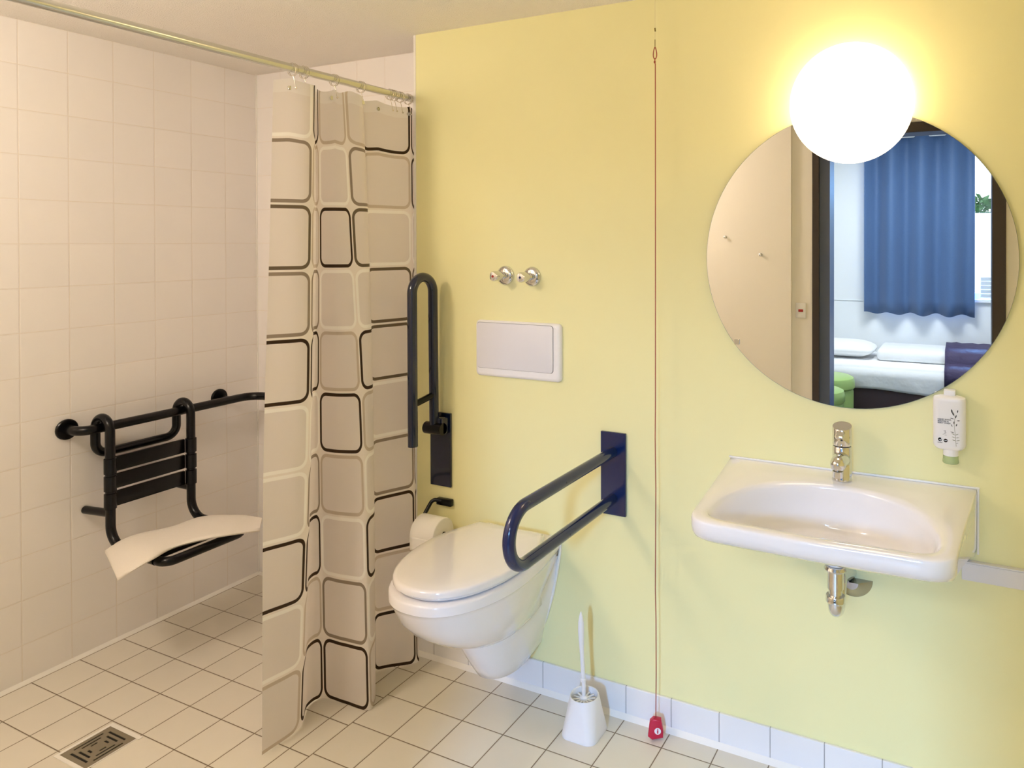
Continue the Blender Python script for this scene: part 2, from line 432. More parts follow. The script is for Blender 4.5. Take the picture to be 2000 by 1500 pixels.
# door opening to the bedroom (seen in the mirror)
door = empty('door_1', (1.5, YF, 0)); structure(door)
def at(parent, o):
    o.matrix_parent_inverse = Matrix.Translation(-parent.location); return o
mb = MB()
mb.box(0.992, DX0+0.002, YF, YF+0.015, 0, DZ+0.056, 0.002, 1)
mb.box(DX1-0.032, DX1+0.032, YF, YF+0.015, 0, DZ+0.056, 0.002, 1)
mb.box(DX0+0.002, DX1-0.032, YF, YF+0.015, DZ, DZ+0.056, 0.002, 1)
at(door, mb.build('door_frame', M_FRAME, door))
mb = MB()
mb.box(DX0, DX0+0.060, YF-0.16, YF-0.004, 0, DZ); mb.box(DX1-0.034, DX1, YF-0.16, YF, 0, DZ)
mb.box(DX0+0.06, DX1-0.034, YF-0.16, YF, DZ, DZ+0.05)
at(door, mb.build('door_lining', M_FRAMEB, door, smooth=False))

# ------------------------------------------------------------------ bedroom beyond the door
BX0, BX1, BY0, BY1, BH = -1.6, 2.75, -2.45, -5.02, 2.6
structure(MB().box(BX0-0.1, BX1+0.1, BY1-0.14, BY0-0.001, -0.1, -0.001).build('floor', M_BFLOOR, smooth=False))
structure(MB().box(BX0-0.1, BX1+0.1, BY1-0.14, BY0, BH, BH+0.1).build('ceiling', M_BWALL, smooth=False))
WX0, WX1, WZ0, WZ1 = 1.05, 2.25, 0.98, 2.36
mb = MB()
mb.box(BX0, WX0, BY1-0.14, BY1, 0, BH); mb.box(WX1, BX1, BY1-0.14, BY1, 0, BH)
mb.box(WX0, WX1, BY1-0.14, BY1, 0, WZ0); mb.box(WX0, WX1, BY1-0.14, BY1, WZ1, BH)
mb.box(BX0, WX1, BY1, BY1+0.008, 0.935, 0.94)
structure(mb.build('wall_window', M_BWALL, smooth=False))
structure(MB().box(BX0-0.1, BX0, BY1, BY0, 0, BH).build('wall_bedroom_left', M_BWALL, smooth=False))
structure(MB().box(BX1, BX1+0.1, BY1, BY0, 0, BH).build('wall_bedroom_right', M_BWALL, smooth=False))
mb = MB(); mb.box(BX0, DX0-0.001, BY0-0.01, BY0, 0, BH); mb.box(DX1+0.001, BX1, BY0-0.01, BY0, 0, BH); mb.box(DX0, DX1, BY0-0.01, BY0, DZ+0.056, BH)
structure(mb.build('wall_bedroom_door', M_BWALL, smooth=False))
win = empty('window_1', (1.75, BY1-0.08, 1.2)); structure(win)
mb = MB()
for (a, b, c, d_) in ((WX0, WX1, WZ0, WZ0+0.05), (WX0, WX1, WZ1-0.05, WZ1), (WX0, WX0+0.05, WZ0+0.05, WZ1-0.05), (WX1-0.05, WX1, WZ0+0.05, WZ1-0.05), (1.40, 1.46, WZ0+0.05, WZ1-0.05)):
    mb.box(a, b, BY1-0.11, BY1-0.06, c, d_)
at(win, mb.build('window_frame', M_WHITEM, win, smooth=False))
at(win, MB().box(WX0+0.05, WX1-0.05, BY1-0.087, BY1-0.083, WZ0+0.05, WZ1-0.05).build('window_pane', M_GLASS, win, smooth=False))
at(win, MB().box(WX0-0.03, WX1+0.03, BY1, BY1+0.03, WZ0-0.03, WZ0, 0.004).build('window_sill', M_WHITEM, win))
gw = MB().box(-2.5, 7.5, -12.2, -12.0, -3.1, 1.98).build('garden_wall', M_BWALL, smooth=False); tag(gw, 'white wall outside, below the tree in the window strip', 'wall')
structure(MB().box(-14, 18, -40, BY1-0.2, -3.2, -3.1).build('ground', M_GRASS, smooth=False))

# tree outside
tree = empty('tree', (2.17, -15.0, -3.1)); tag(tree, 'green leafy tree seen through the window strip in the mirror', 'tree')
mb = MB()
for k in range(420):
    a = random.uniform(0, 2*PI); ph = math.acos(random.uniform(-1, 1)); rr = random.uniform(0.5, 1.0)
    c = Vector((2.17 + 0.62*rr*math.sin(ph)*math.cos(a), -15 + 0.6*rr*math.sin(ph)*math.sin(a), 2.12 + 0.32*rr*math.cos(ph)))
    s = random.uniform(0.05, 0.10); d1 = Vector((random.uniform(-1, 1), random.uniform(-1, 1), random.uniform(-1, 1))).normalized()
    d2 = d1.orthogonal().normalized()
    vs_ = [mb.bm.verts.new(c + d1*s), mb.bm.verts.new(c + d2*s*0.6), mb.bm.verts.new(c - d1*s), mb.bm.verts.new(c - d2*s*0.6)]
    mb.bm.faces.new(vs_)
at(tree, mb.build('crown', M_LEAF, tree, smooth=False))
at(tree, MB().tube([(2.17, -15, -3.1), (2.19, -15, -1.2), (2.15, -15, 2.0)], [0.10, 0.07, 0.03], 12).build('trunk', M_BARK, tree))

# blue window curtain on a white pole
mb = MB(); cx0, cx1, zt, zb = 0.975, 1.885, 2.475, 0.835
nx = 150; rows = []
for iz in range(14):
    z = zt + (zb-zt)*iz/13
    ring = []
    for i in range(nx+1):
        t = i/nx; x = cx0 + (cx1-cx0)*t
        am = 0.052*(0.85 + 0.15*math.sin(3*t+z))
        y = -4.93 + am*math.sin(2*PI*3.6*t + 2.2 + 0.12*math.sin(z*2))
        zz = z + (0.012*math.sin(2*PI*4.55*t+1.5) if iz == 13 else 0)
        ring.append((x, y, zz))
    rows.append(ring)
mb.loft(rows, cyclic=False)
bc = mb.build('window_curtain', M_BLUE, ang=80)
sm = bc.modifiers.new('thickness', 'SOLIDIFY'); sm.thickness = 0.003
tag(bc, 'dark blue curtain hanging in even folds before the bedroom window, seen in the mirror', 'curtain')
bp_ = MB().tube([(0.80, -4.93, 2.425), (2.5, -4.93, 2.425)], 0.011, 16).build('curtain_pole', M_WHITEM)
tag(bp_, 'white curtain pole threaded through the top of the blue curtain', 'curtain pole')
# grille under the window
mb = MB()
for k in range(6): mb.box(1.5, 2.42, BY1+0.052, BY1+0.075, 0.945+0.0+k*0.0, 0.95)
rad = MB()
for k in range(5): rad.box(1.93, 2.24, -4.985, -4.968, 1.0+0.036*k, 1.031+0.036*k, 0.002, 1)
mb.bm.free()
tag(rad.build('window_blind', M_GRILLE), 'pale slatted panel at the foot of the window, right of the blue curtain', 'blind')

# bed
bed = empty('bed', (1.2, -4.6, 0)); tag(bed, 'single bed with white sheets and dark brown base under the blue curtain', 'bed')
at(bed, MB().box(-0.1, 1.98, -4.97, -4.24, 0.10, 0.33, 0.01).build('bed_base', M_BEDBASE, bed))
mb = MB(); mb.box(-0.12, 2.0, -4.98, -4.20, 0.30, 0.475, 0.035, 4)
at(bed, mb.build('mattress', M_SHEET, bed))
mb = MB(); rr_ = []
for i in range(31):
    x = -0.1 + 2.08*i/30; sag = 0.268 + 0.012*math.sin(i*0.45)
    rr_.append([(x, -4.196, 0.45), (x, -4.193+0.004*math.sin(i*1.7), 0.38), (x, -4.197+0.006*math.sin(i*1.3), sag+0.02), (x, -4.20, sag)])
mb.loft(rr_, cyclic=False)
sh = at(bed, mb.build('sheet', M_SHEET, bed, ang=80)); sh.modifiers.new('t', 'SOLIDIFY').thickness = 0.003
for (x, y) in ((0.0, -4.3), (1.9, -4.3), (0.0, -4.9), (1.9, -4.9)):
    at(bed, MB().box(x-0.03, x+0.03, y-0.03, y+0.03, 0, 0.1).build('leg', M_BEDBASE, bed, smooth=False))
def cushion(name, cx, cy, cz, lx, ly, lz, m, p=2.6, rot=0.0):
    mb = MB(); rings = []; nu, nv = 40, 14
    for j in range(nv+1):
        ph = -PI/2 + PI*j/nv
        ring = []
        for i in range(nu):
            th = 2*PI*i/nu
            def se(v, e): return math.copysign(abs(v)**e, v)
            ce = max(1e-4, abs(math.cos(ph)))**0.55
            x = lx/2*se(math.cos(th), 0.42)*ce; y = ly/2*se(math.sin(th), 0.42)*ce
            e = 1 - 0.55*max(abs(2*x/lx), abs(2*y/ly))**3
            z = lz/2*se(math.sin(ph), 0.8)*e
            c, s = math.cos(rot), math.sin(rot)
            ring.append((cx + c*x - s*y, cy + s*x + c*y, cz + z))
        rings.append(ring)
    mb.loft(rings)
    return mb.build(name, m, ang=70)
tag(cushion('pillow', 0.83, -4.62, 0.549, 0.56, 0.46, 0.14, M_SHEET), 'plump white pillow at the head of the bed', 'pillow')
mb = MB(); mb.box(1.13, 1.93, -4.93, -4.42, 0.477, 0.575, 0.04, 5)
dv = mb.build('duvet', M_SHEET); tag(dv, 'folded white duvet lying on the bed beside the pillow', 'duvet')
prof = [(-4.97, 0.5), (-4.965, 0.585), (-4.93, 0.602), (-4.46, 0.598), (-4.40, 0.575), (-4.385, 0.50), (-4.21, 0.485), (-4.178, 0.465), (-4.176, 0.34)]
mb = MB(); rows = []
for i in range(13):
    x = 1.66 + 0.5*i/12
    rows.append([(x, y + 0.003*math.sin(i*1.9+k), z + 0.004*math.sin(i*2.3+k*1.7)) for k, (y, z) in enumerate(prof)])
mb.loft(rows, cyclic=False); br = mb.build('bed_runner', M_PURPLE, ang=70); br.modifiers.new('t', 'SOLIDIFY').thickness = 0.004
tag(br, 'dark purple runner laid across the foot of the white bed', 'bed runner')
# stools
def stool(x, y, R, h, label):
    st = empty('stool', (x, y, 0))
    mb = MB(); mb.lathe([(R*0.94, 0.02), (R*0.95, 0.2), (R*0.95, h-0.12), (R*0.93, h-0.10)], (0, 0, 0), 'z', 40); mb.build('base', M_LIME, st)
    mb = MB(); mb.lathe([(R*0.94, h-0.10), (R, h-0.085), (R, h-0.04), (R*0.95, h-0.012), (R*0.82, h), (0, h+0.004)], (0, 0, 0), 'z', 40); mb.build('seat', M_LIME, st)
    mb = MB(); mb.lathe([(R*0.85, 0.0), (R*0.85, 0.02)], (0, 0, 0), 'z', 32); mb.build('foot_ring', M_BEDBASE, st)
    tag(st, label, 'stool', 'round green stools')
    return st
stool(0.83, -3.85, 0.20, 0.43, 'round lime green stool standing closer to the bed')
stool(0.835, -3.40, 0.185, 0.41, 'round lime green stool furthest from the bed, before the other stool')
# body for the added bedroom fill light, out of view
cl = empty('added_ceiling_lamp', (1.3, -3.75, BH)); tag(cl, 'added flat rectangular lamp, unseen on the bedroom ceiling', 'added ceiling lamp')
at(cl, MB().box(0.8, 1.8, -4.05, -3.45, 2.52, BH, 0.01).build('housing', M_WHITEM, cl))

# things on the wall beside the door (mirror)
for (x, z, lb) in ((0.473, 1.514, 'small metal coat hook on the beige wall, the higher one farther from the door'), (0.692, 1.407, 'small metal coat hook on the beige wall, the lower one nearer the door')):
    hk = empty('coat_hook', (x, YF+0.03, z)); tag(hk, lb, 'hook', 'coat hooks beside the door')
    MB().lathe([(0.009, 0), (0.009, -0.003), (0, -0.003)], (0, 0.003, 0), 'y', 20).build('rosette', M_CHROME, hk)
    MB().lathe([(0.004, 0.003), (0.004, 0.014), (0.008, 0.017), (0.009, 0.021), (0.005, 0.024), (0, 0.025)], (0, 0, 0), 'y', 20).build('peg', M_CHROME, hk)
sw = empty('switch_plate', (0.925, YF, 1.078)); tag(sw, 'cream wall switch plate with a small red insert beside the door frame', 'switch')
MB().box(-0.03, 0.03, 0, 0.009, -0.045, 0.045, 0.003).build('plate', M_DUCT, sw)
MB().box(-0.014, 0.014, 0.009, 0.012, -0.009, 0.007, 0.002).build('insert', M_REDD, sw)

# ------------------------------------------------------------------ mirror and globe lamp
mir = empty('mirror', (1.513, 0, 1.437)); tag(mir, 'large round frameless mirror on the yellow wall above the washbasin', 'mirror')
Rm = 0.405
mb = MB(); mb.bm.faces.new([mb.bm.verts.new(((Rm-0.001)*math.cos(2*PI*k/128), -0.0083, (Rm-0.001)*math.sin(2*PI*k/128))) for k in range(128)])
mb.build('glass', M_MIRROR, mir, smooth=False)
MB().lathe([(Rm-0.001, 0.002), (Rm, 0.0025), (Rm, 0.0075), (Rm-0.001, 0.0081), (Rm-0.001, 0.0079), (0.3, 0.0079)], (0, 0, 0), '-y', 128).build('rim', M_MEDGE, mir)
MB().box(-0.32, -0.305, -0.013, 0.0, -0.25, -0.235, 0.001, 1).build('clip', M_CHROME, mir)
lamp = empty('globe_lamp', (1.517, 0, 1.857)); tag(lamp, 'glowing opal glass globe lamp on the wall at the top of the mirror', 'lamp')
Rg = 0.1605; prof = []
for k in range(25):
    a = PI/2*k/24
    prof.append((Rg*math.cos(a), 0.0095 + Rg*math.sin(a)))
prof[-1] = (0.0, 0.0095+Rg)
MB().lathe([(Rg*0.96, 0.0095)] + prof, (0, 0, 0), '-y', 64).build('globe', M_GLOBE, lamp)
MB().prism([(-0.07, 0.0), (0.07, 0.0), (0.06, 0.10), (-0.06, 0.10)], 'y', -0.012, 0.0).build('base', M_WHITEM, lamp)

bl = empty('added_ceiling_lamp', (-0.25, -1.72, H)); tag(bl, 'added round opal lamp, unseen on the bathroom ceiling', 'added ceiling lamp')  # invented lamp outside the view, added to brighten the bathroom
at(bl, MB().lathe([(0.06, 0.0), (0.06, -0.05)], (-0.25, -1.72, H-0.0005), 'z', 32).build('housing', M_WHITEM, bl))
at(bl, MB().lathe([(0.12*math.sin(PI*k/24), -0.16-0.12*math.cos(PI*k/24)) for k in range(1, 24)], (-0.25, -1.72, H), 'z', 32).build('shade', M_FILLGLOBE, bl))
# ------------------------------------------------------------------ washbasin
wb = empty('washbasin', (1.501, 0, 0.855)); tag(wb, 'white ceramic wall-hung washbasin with a D-shaped bowl below the round mirror', 'washbasin')
def outline_basin(n=96):
    """outer outline: straight back at y=0, sides converging, rounded front corners"""
    P = [Vector((-0.324, 0, 0)), Vector((-0.297, -0.27, 0)), Vector((-0.277, -0.500, 0)), Vector((0.0, -0.514, 0)), Vector((0.277, -0.500, 0)), Vector((0.297, -0.27, 0)), Vector((0.324, 0, 0))]
    P = fillet(P, [0.8, 0.062, 1.5, 0.062, 0.8], 8)
    return P
def resample_by_angle(P, c, angs, closed=True):
    out = []
    Q = P + [P[0]] if closed else P
    for a in angs:
        d = Vector((math.cos(a), math.sin(a))); best = None
        for p, q in zip(Q[:-1], Q[1:]):
            e = Vector((q[0]-p[0], q[1]-p[1])); w = Vector((p[0]-c[0], p[1]-c[1]))
            den = d.x*e.y - d.y*e.x
            if abs(den) < 1e-12: continue
            t = (w.x*e.y - w.y*e.x)/den; s = (w.x*d.y - w.y*d.x)/den
            if t > 0 and -1e-6 <= s <= 1+1e-6 and (best is None or t > best): best = t
        out.append((c[0]+d.x*best, c[1]+d.y*best))
    return out
cb = (0.0, -0.31)
ob = outline_basin()
corner = [math.atan2(p[1]-cb[1], p[0]-cb[0]) for p in ((-0.324, 0), (0.324, 0))]
angs = sorted([(-PI + 2*PI*k/160) for k in range(160)] + corner)
OUT = resample_by_angle([(p.x, p.y) for p in ob], cb, angs)
# bowl outline: elliptical back, flat front
inn = []
for k in range(49):
    a = PI*k/48
    inn.append((0.251*math.cos(a), -0.385 + 0.264*math.sin(a)**0.95))
inn += [(-0.2515, -0.415), (-0.246, -0.440), (-0.232, -0.458), (-0.205, -0.468), (0, -0.474), (0.205, -0.468), (0.232, -0.458), (0.246, -0.440), (0.2515, -0.415)]
INN = resample_by_angle(inn, cb, angs)
def sc(P, s, c=cb): return [(c[0]+(x-c[0])*s, c[1]+(y-c[1])*s) for x, y in P]
def lerpP(A, B, t): return [(a[0]+(b[0]-a[0])*t, a[1]+(b[1]-a[1])*t) for a, b in zip(A, B)]
def inset_keep_back(P, s):
    return [(x*s, y*s) for x, y in P]
def zb(y):   # lower edge of the outer body
    t = min(1, max(0, -y/0.50)); return -0.175 + 0.133*t**0.85
rings = []
def R3(P, z): return [(x, y, z(x, y) if callable(z) else z) for x, y in P]
# underside centre to edge
rings.append(R3(sc(inset_keep_back(OUT, 0.5), 0.02, (0.0, -0.12)), -0.160))
rings.append(R3([(x*0.45, -0.01+(y*0.45)) for x, y in OUT], lambda x, y: -0.182+0.075*min(1, -y/0.26)))
rings.append(R3(inset_keep_back(OUT, 0.70), lambda x, y: zb(y/0.70)*1.0-0.022*min(1, -y/0.2)))
rings.append(R3(inset_keep_back(OUT, 0.88), lambda x, y: zb(y/0.88)-0.014*min(1, -y/0.2)))
rings.append(R3(inset_keep_back(OUT, 0.950), lambda x, y: zb(y)-0.006))
rings.append(R3(inset_keep_back(OUT, 0.980), lambda x, y: zb(y)+0.001))
rings.append(R3(inset_keep_back(OUT, 0.994), lambda x, y: zb(y)+0.011))
rings.append(R3(inset_keep_back(OUT, 1.0), lambda x, y: min(-0.011, zb(y)+0.025)))
rings.append(R3(OUT, lambda x, y: -0.008))
rings.append(R3(inset_keep_back(OUT, 0.998), lambda x, y: -0.003))
rings.append(R3(inset_keep_back(OUT, 0.992), lambda x, y: 0.0))
rings.append(R3(lerpP(inset_keep_back(OUT, 0.985), INN, 0.5), 0.0))
rings.append(R3(lerpP(inset_keep_back(OUT, 0.985), INN, 0.90), -0.0005))
rings.append(R3(sc(INN, 0.995), -0.004))
rings.append(R3(sc(INN, 0.975), -0.012))
cd = (0.0, -0.26)
for s, z in ((0.955, -0.035), (0.925, -0.066), (0.86, -0.094), (0.73, -0.110), (0.52, -0.118), (0.27, -0.121), (0.075, -0.122)):
    A = sc(INN, s)
    rings.append(R3([(x, y + 0.165*(1-s)) for x, y in A], lambda x, y, z=z: z*(1 - 0.40*min(1, max(0, (-y-0.24)/0.22)))))
mb = MB(); mb.loft(rings, True, True); mb.build('basin', M_PORC, wb, ang=60)
MB().lathe([(0.026, 0.0), (0.027, 0.003), (0.020, 0.005), (0.018, 0.002), (0.0, 0.001)], (0.0, -0.235, -0.117), 'z', 32).build('drain_plug', M_CHROME, wb)
mb = MB(); mb.box(-0.326, 0.330, -0.006, -0.0005, 0.0, 0.006, 0.002); mb.box(0.324, 0.329, -0.005, -0.0005, -0.165, 0.003, 0.001); mb.build('sealant', M_CAULK, wb)

# chrome mixer tap
tp = empty('faucet', (1.504, -0.07, 0.8555)); tag(tp, 'chrome single-lever mixer tap standing on the back of the washbasin', 'faucet')
MB().lathe([(0.0255, 0.0), (0.0258, 0.003), (0.0248, 0.006), (0.0248, 0.088), (0.0235, 0.090)], (0, 0, 0), 'z', 40).build('body', M_CHROME, tp)
MB().lathe([(0.0225, 0.090), (0.0225, 0.093)], (0, 0, 0), 'z', 40).build('gap_ring', M_CHROME2, tp)
# handle: cylinder with sloping top and a short lever to the front
mb = MB(); ringsH = []
for z0, z1, rr2 in ((0.093, 0.093, 0.0245), (0.095, 0.095, 0.025), (0.147, 0.134, 0.025), (0.1485, 0.1355, 0.0242)):
    ring = []
    for k in range(40):
        a = 2*PI*k/40; x = rr2*math.cos(a); y = rr2*math.sin(a)
        ring.append((x, y, z1 + (z0-z1)*(y+rr2)/(2*rr2)))
    ringsH.append(ring)
mb.loft(ringsH); mb.build('handle', M_CHROME, tp)
mb = MB(); mb.box(-0.011, 0.011, -0.056, -0.015, 0.126, 0.134, 0.0038, 3, Matrix.Rotation(math.radians(12), 3, 'X'), (0, -0.02, 0.13)); mb.build('lever', M_CHROME, tp)
mb = MB(); mb.tube([(0, 0.0, 0.052), (0, -0.03, 0.060), (0, -0.055, 0.062), (0, -0.070, 0.060)], [0.023, 0.021, 0.020, 0.020], 28, round_caps=True); mb.build('spout', M_CHROME, tp)
MB().lathe([(0.0125, 0.0), (0.0135, 0.002), (0.0135, 0.016)], (0, -0.074, 0.028), 'z', 28).build('aerator', M_CHROME, tp)

# chrome bottle-free trap
tr_ = empty('drain_trap', (1.507, 0, 0.6)); tag(tr_, 'chrome drain trap under the washbasin with a half-round wall flange', 'drain pipe')
at(tr_, MB().lathe([(0.020, 0.625), (0.020, 0.668), (0.026, 0.670), (0.028, 0.674), (0.025, 0.681), (0.016, 0.685)], (1.507, -0.2, 0), 'z', 32).build('inlet', M_CHROME, tr_))
at(tr_, MB().lathe([(0.021, 0.684), (0.023, 0.70), (0.028, 0.726)], (1.507, -0.2, 0), 'z', 32).build('waste_socket', M_PORC, tr_))
at(tr_, MB().lathe([(0.0165, 0.598), (0.0165, 0.630)], (1.507, -0.2, 0), 'z', 32).build('tailpipe', M_CHROME, tr_))
at(tr_, MB().lathe([(0.021, 0.590), (0.0235, 0.593), (0.0235, 0.606), (0.022, 0.608), (0.0165, 0.608)], (1.507, -0.2, 0), 'z', 32).build('nut', M_CHROME, tr_))
pts = [Vector((1.507, -0.2, 0.60)), Vector((1.507, -0.2, 0.575))] + arc((1.507, -0.168, 0.575), (0, -1, 0), (0, 0, -1), 0.032, 0, PI, 16) + [Vector((1.507, -0.136, 0.60))] + arc((1.507, -0.116, 0.607), (0, -1, 0), (0, 0, 1), 0.020, 0, PI/2, 8) + [Vector((1.507, -0.02, 0.627))]
pts = [Vector((1.507, -0.2, 0.605)), Vector((1.507, -0.2, 0.590))] + arc((1.507, -0.175, 0.588), (0, -1, 0), (0, 0, -1), 0.025, 0, PI, 16)[1:] + arc((1.507, -0.120, 0.590), (0, -1, 0), (0, 0, 1), 0.025, 0.1, PI/2, 8)[1:] + [Vector((1.510, -0.07, 0.603)), Vector((1.514, -0.002, 0.585))]
at(tr_, MB().tube(pts, 0.0185, 28).build('bend', M_CHROME, tr_))
mb = MB(); mb.lathe([(0.0, 0.034), (0.0185, 0.033), (0.022, 0.028), (0.050, 0.004), (0.052, 0.0)], (1.522, -0.0005, 0.570), '-y', 32, PI, 2*PI)
at(tr_, mb.build('wall_flange', M_FLANGE, tr_))

# soap dispenser
sd = empty('soap_dispenser', (1.7615, 0, 0.96)); tag(sd, 'white hanging soap dispenser bottle with plant print at the mirror edge', 'soap dispenser')
mb = MB(); rings = []
for z, w, dp, r in ((0.0, 0.048, 0.028, 0.012), (0.001, 0.060, 0.036, 0.015), (0.005, 0.070, 0.041, 0.018), (0.011, 0.0765, 0.043, 0.019), (0.122, 0.0765, 0.043, 0.019), (0.127, 0.076, 0.0425, 0.019), (0.130, 0.073, 0.040, 0.018), (0.134, 0.050, 0.026, 0.012)):
    rings.append([(x, y, z) for x, y in rrect(0, -0.0345, w, dp, r, 6)])
mb.loft(rings); mb.build('bottle', M_BOTTLE, sd)
MB().box(-0.014, 0.014, -0.034, -0.004, 0.128, 0.147, 0.004).build('hanger', M_BOTTLE, sd)
MB().box(-0.030, 0.030, -0.014, -0.0005, 0.0, 0.12, 0.003).build('wall_bracket', M_BOTTLE, sd)
MB().lathe([(0.018, -0.016), (0.018, 0.001)], (0.003, -0.0345, 0), 'z', 28).build('neck', M_BOTTLE, sd)
MB().lathe([(0.0, -0.036), (0.0175, -0.036), (0.019, -0.034), (0.018, -0.024), (0.018, -0.016), (0.0, -0.016)], (0.003, -0.0345, 0), 'z', 28).build('nozzle_cap', M_GREENT, sd)
yf = -0.0562
def text(body, x, z, size, m, parent, name):
    cu = bpy.data.curves.new('tmp', 'FONT'); cu.body = body; cu.size = size; cu.extrude = 0.0001; cu.space_line = 0.9; cu.offset = 0.00012
    to = bpy.data.objects.new('tmp', cu); COL.objects.link(to)
    bpy.context.view_layer.update()
    dg = bpy.context.evaluated_depsgraph_get()
    me = bpy.data.meshes.new_from_object(to.evaluated_get(dg)); bpy.data.objects.remove(to)
    me.materials.clear(); me.materials.append(m)
    me.transform(Matrix.Translation((x, yf, z)) @ Matrix.Rotation(PI/2, 4, 'X'))
    o = link(name, me, parent); return o
t1 = text('HAND WASH,\nSHOWER &\nBODY WASH', -0.027, 0.0755, 0.0050, M_INK, sd, 'lettering')
def leaf(mb, x, z, l, w, a, y=yf):
    pts = []
    for k in range(7):
        t = k/6; pts.append((l*t, w*math.sin(PI*t)))
    for k in range(5, 0, -1):
        t = k/6; pts.append((l*t, -w*math.sin(PI*t)))
    P = [(x + c*math.cos(a) - s*math.sin(a), y-0.0001, z + c*math.sin(a) + s*math.cos(a)) for c, s in pts]
    mb.bm.faces.new([mb.bm.verts.new(p) for p in P])
def strip(mb, pts, w, y=yf):
    for (a, b) in zip(pts[:-1], pts[1:]):
        a = Vector((a[0], a[1])); b = Vector((b[0], b[1])); n = Vector((-(b-a).y, (b-a).x)).normalized()*w/2
        P = [a+n, b+n, b-n, a-n]; mb.bm.faces.new([mb.bm.verts.new((p.x, y-0.00008, p.y)) for p in P])
mb = MB(); strip(mb, [(0.0155, 0.012), (0.013, 0.045), (0.011, 0.068), (0.013, 0.085), (0.009, 0.098)], 0.0008)
for (x, z, l, a) in ((0.0135, 0.040, 0.010, 2.7), (0.0135, 0.040, 0.009, 0.5), (0.014, 0.033, 0.009, 2.8), (0.014, 0.033, 0.009, 0.25), (0.0145, 0.026, 0.009, 2.9), (0.0145, 0.026, 0.010, 0.2), (0.015, 0.020, 0.006, 0.3)):
    leaf(mb, x, z, l, 0.0007, a)
mb.build('plant_stem_print', M_INKO, sd, smooth=False, weld=0)
mb = MB()
for (x, z, l, w, a) in ((0.0065, 0.094, 0.011, 0.0018, 1.75), (0.010, 0.088, 0.010, 0.0016, 1.9), (0.018, 0.096, 0.008, 0.0013, 1.4), (0.0135, 0.082, 0.010, 0.0014, 1.3), (0.0115, 0.080, 0.011, 0.0010, 2.95), (0.0165, 0.0765, 0.008, 0.0012, 0.1), (0.0105, 0.067, 0.008, 0.0012, 1.6), (0.015, 0.062, 0.008, 0.0012, 1.25), (0.007, 0.060, 0.008, 0.0008, 2.0), (0.0115, 0.045, 0.010, 0.0009, 2.8)):
    leaf(mb, x, z, l, w, a)
mb.build('plant_leaf_print', M_INK, sd, smooth=False, weld=0)
mb = MB(); strip(mb, [(-0.013, 0.048), (-0.008, 0.049), (-0.011, 0.045), (-0.007, 0.044), (-0.012, 0.041), (-0.015, 0.039)], 0.0009); strip(mb, [(-0.011, 0.0385), (-0.006, 0.0380)], 0.0007)
mb.build('scribble_print', M_INKG, sd, smooth=False, weld=0)
mb = MB(); mb.lathe([(0.0045, 0.0), (0.0, 0.0)], (-0.0215, yf-0.0001, 0.026), '-y', 24); strip(mb, [(-0.027, 0.0185), (-0.016, 0.0180)], 0.0010)
mb.build('round_emblem', M_INK, sd, smooth=False, weld=0)
mb = MB(); strip(mb, [(-0.0235, 0.0265), (-0.0205, 0.0235), (-0.018, 0.0285)], 0.0016, yf-0.0001); mb.build('emblem_curve', M_BOTTLE, sd, smooth=False, weld=0)
mb = MB(); mb.lathe([(0.0046, 0.0), (0.0, 0.0)], (-0.0085, yf-0.0001, 0.0245), '-y', 24); mb.build('round_seal', M_INKB, sd, smooth=False, weld=0)
mb = MB(); strip(mb, [(-0.0115, 0.0252), (-0.0085, 0.0240), (-0.0055, 0.0252)], 0.0012, yf-0.0001); mb.build('seal_mark', M_BOTTLE, sd, smooth=False, weld=0)

# trunking on the wall, right of the basin
wr = empty('wall_trunking', (1.84, 0, 0.65)); tag(wr, 'off-white horizontal cable trunking on the yellow wall right of the washbasin', 'cable trunking')
at(wr, MB().box(1.79, XR-0.001, -0.016, -0.0005, 0.624, 0.668, 0.002).build('channel', M_DUCT, wr))
at(wr, MB().box(1.79, XR-0.001, -0.0175, -0.0005, 0.6685, 0.673, 0.001, 1).build('cover', M_DUCT, wr))

# ------------------------------------------------------------------ toilet
TX = 0.455
wc = empty('toilet', (TX, 0, 0)); tag(wc, 'white wall-hung toilet with closed lid between the two support rails', 'toilet')
def egg(yb, yf, hwb, hwm, ym, n=44):
    """half outline sampled from wall (right) to the front tip and back (left). returns closed loop"""
    R = []
    for k in range(n//4+1):       # wall -> widest
        t = k/(n//4); s = t*t*(3-2*t)
        R.append((hwb + (hwm-hwb)*math.sin(t*PI/2), yb + (ym-yb)*t))
    for k in range(1, n//2+1):    # widest -> tip
        a = PI/2*k/(n//2)
        R.append((hwm*math.cos(a)**0.86 if k < n//2 else 0.0, ym + (yf-ym)*math.sin(a)**1.0))
    L = [(-x, y) for x, y in reversed(R[:-1])]
    return R + L
def ring(e, z): return [(x, y, z) for x, y in e]
mb = MB()
mb.loft([ring(egg(-0.0, f, hb, hm, ym), z) for z, f, hm, hb, ym in (
    (0.285, -0.235, 0.055, 0.05, -0.12), (0.288, -0.285, 0.085, 0.07, -0.16), (0.297, -0.325, 0.108, 0.085, -0.19), (0.315, -0.372, 0.128, 0.10, -0.22), (0.345, -0.425, 0.146, 0.09, -0.245),
    (0.385, -0.478, 0.162, 0.11, -0.26), (0.43, -0.518, 0.173, 0.128, -0.27), (0.475, -0.540, 0.180, 0.143, -0.275), (0.487, -0.545, 0.183, 0.147, -0.275),
    (0.490, -0.549, 0.187, 0.150, -0.275), (0.512, -0.549, 0.187, 0.150, -0.275), (0.518, -0.545, 0.183, 0.148, -0.275), (0.520, -0.53, 0.170, 0.140, -0.275))])
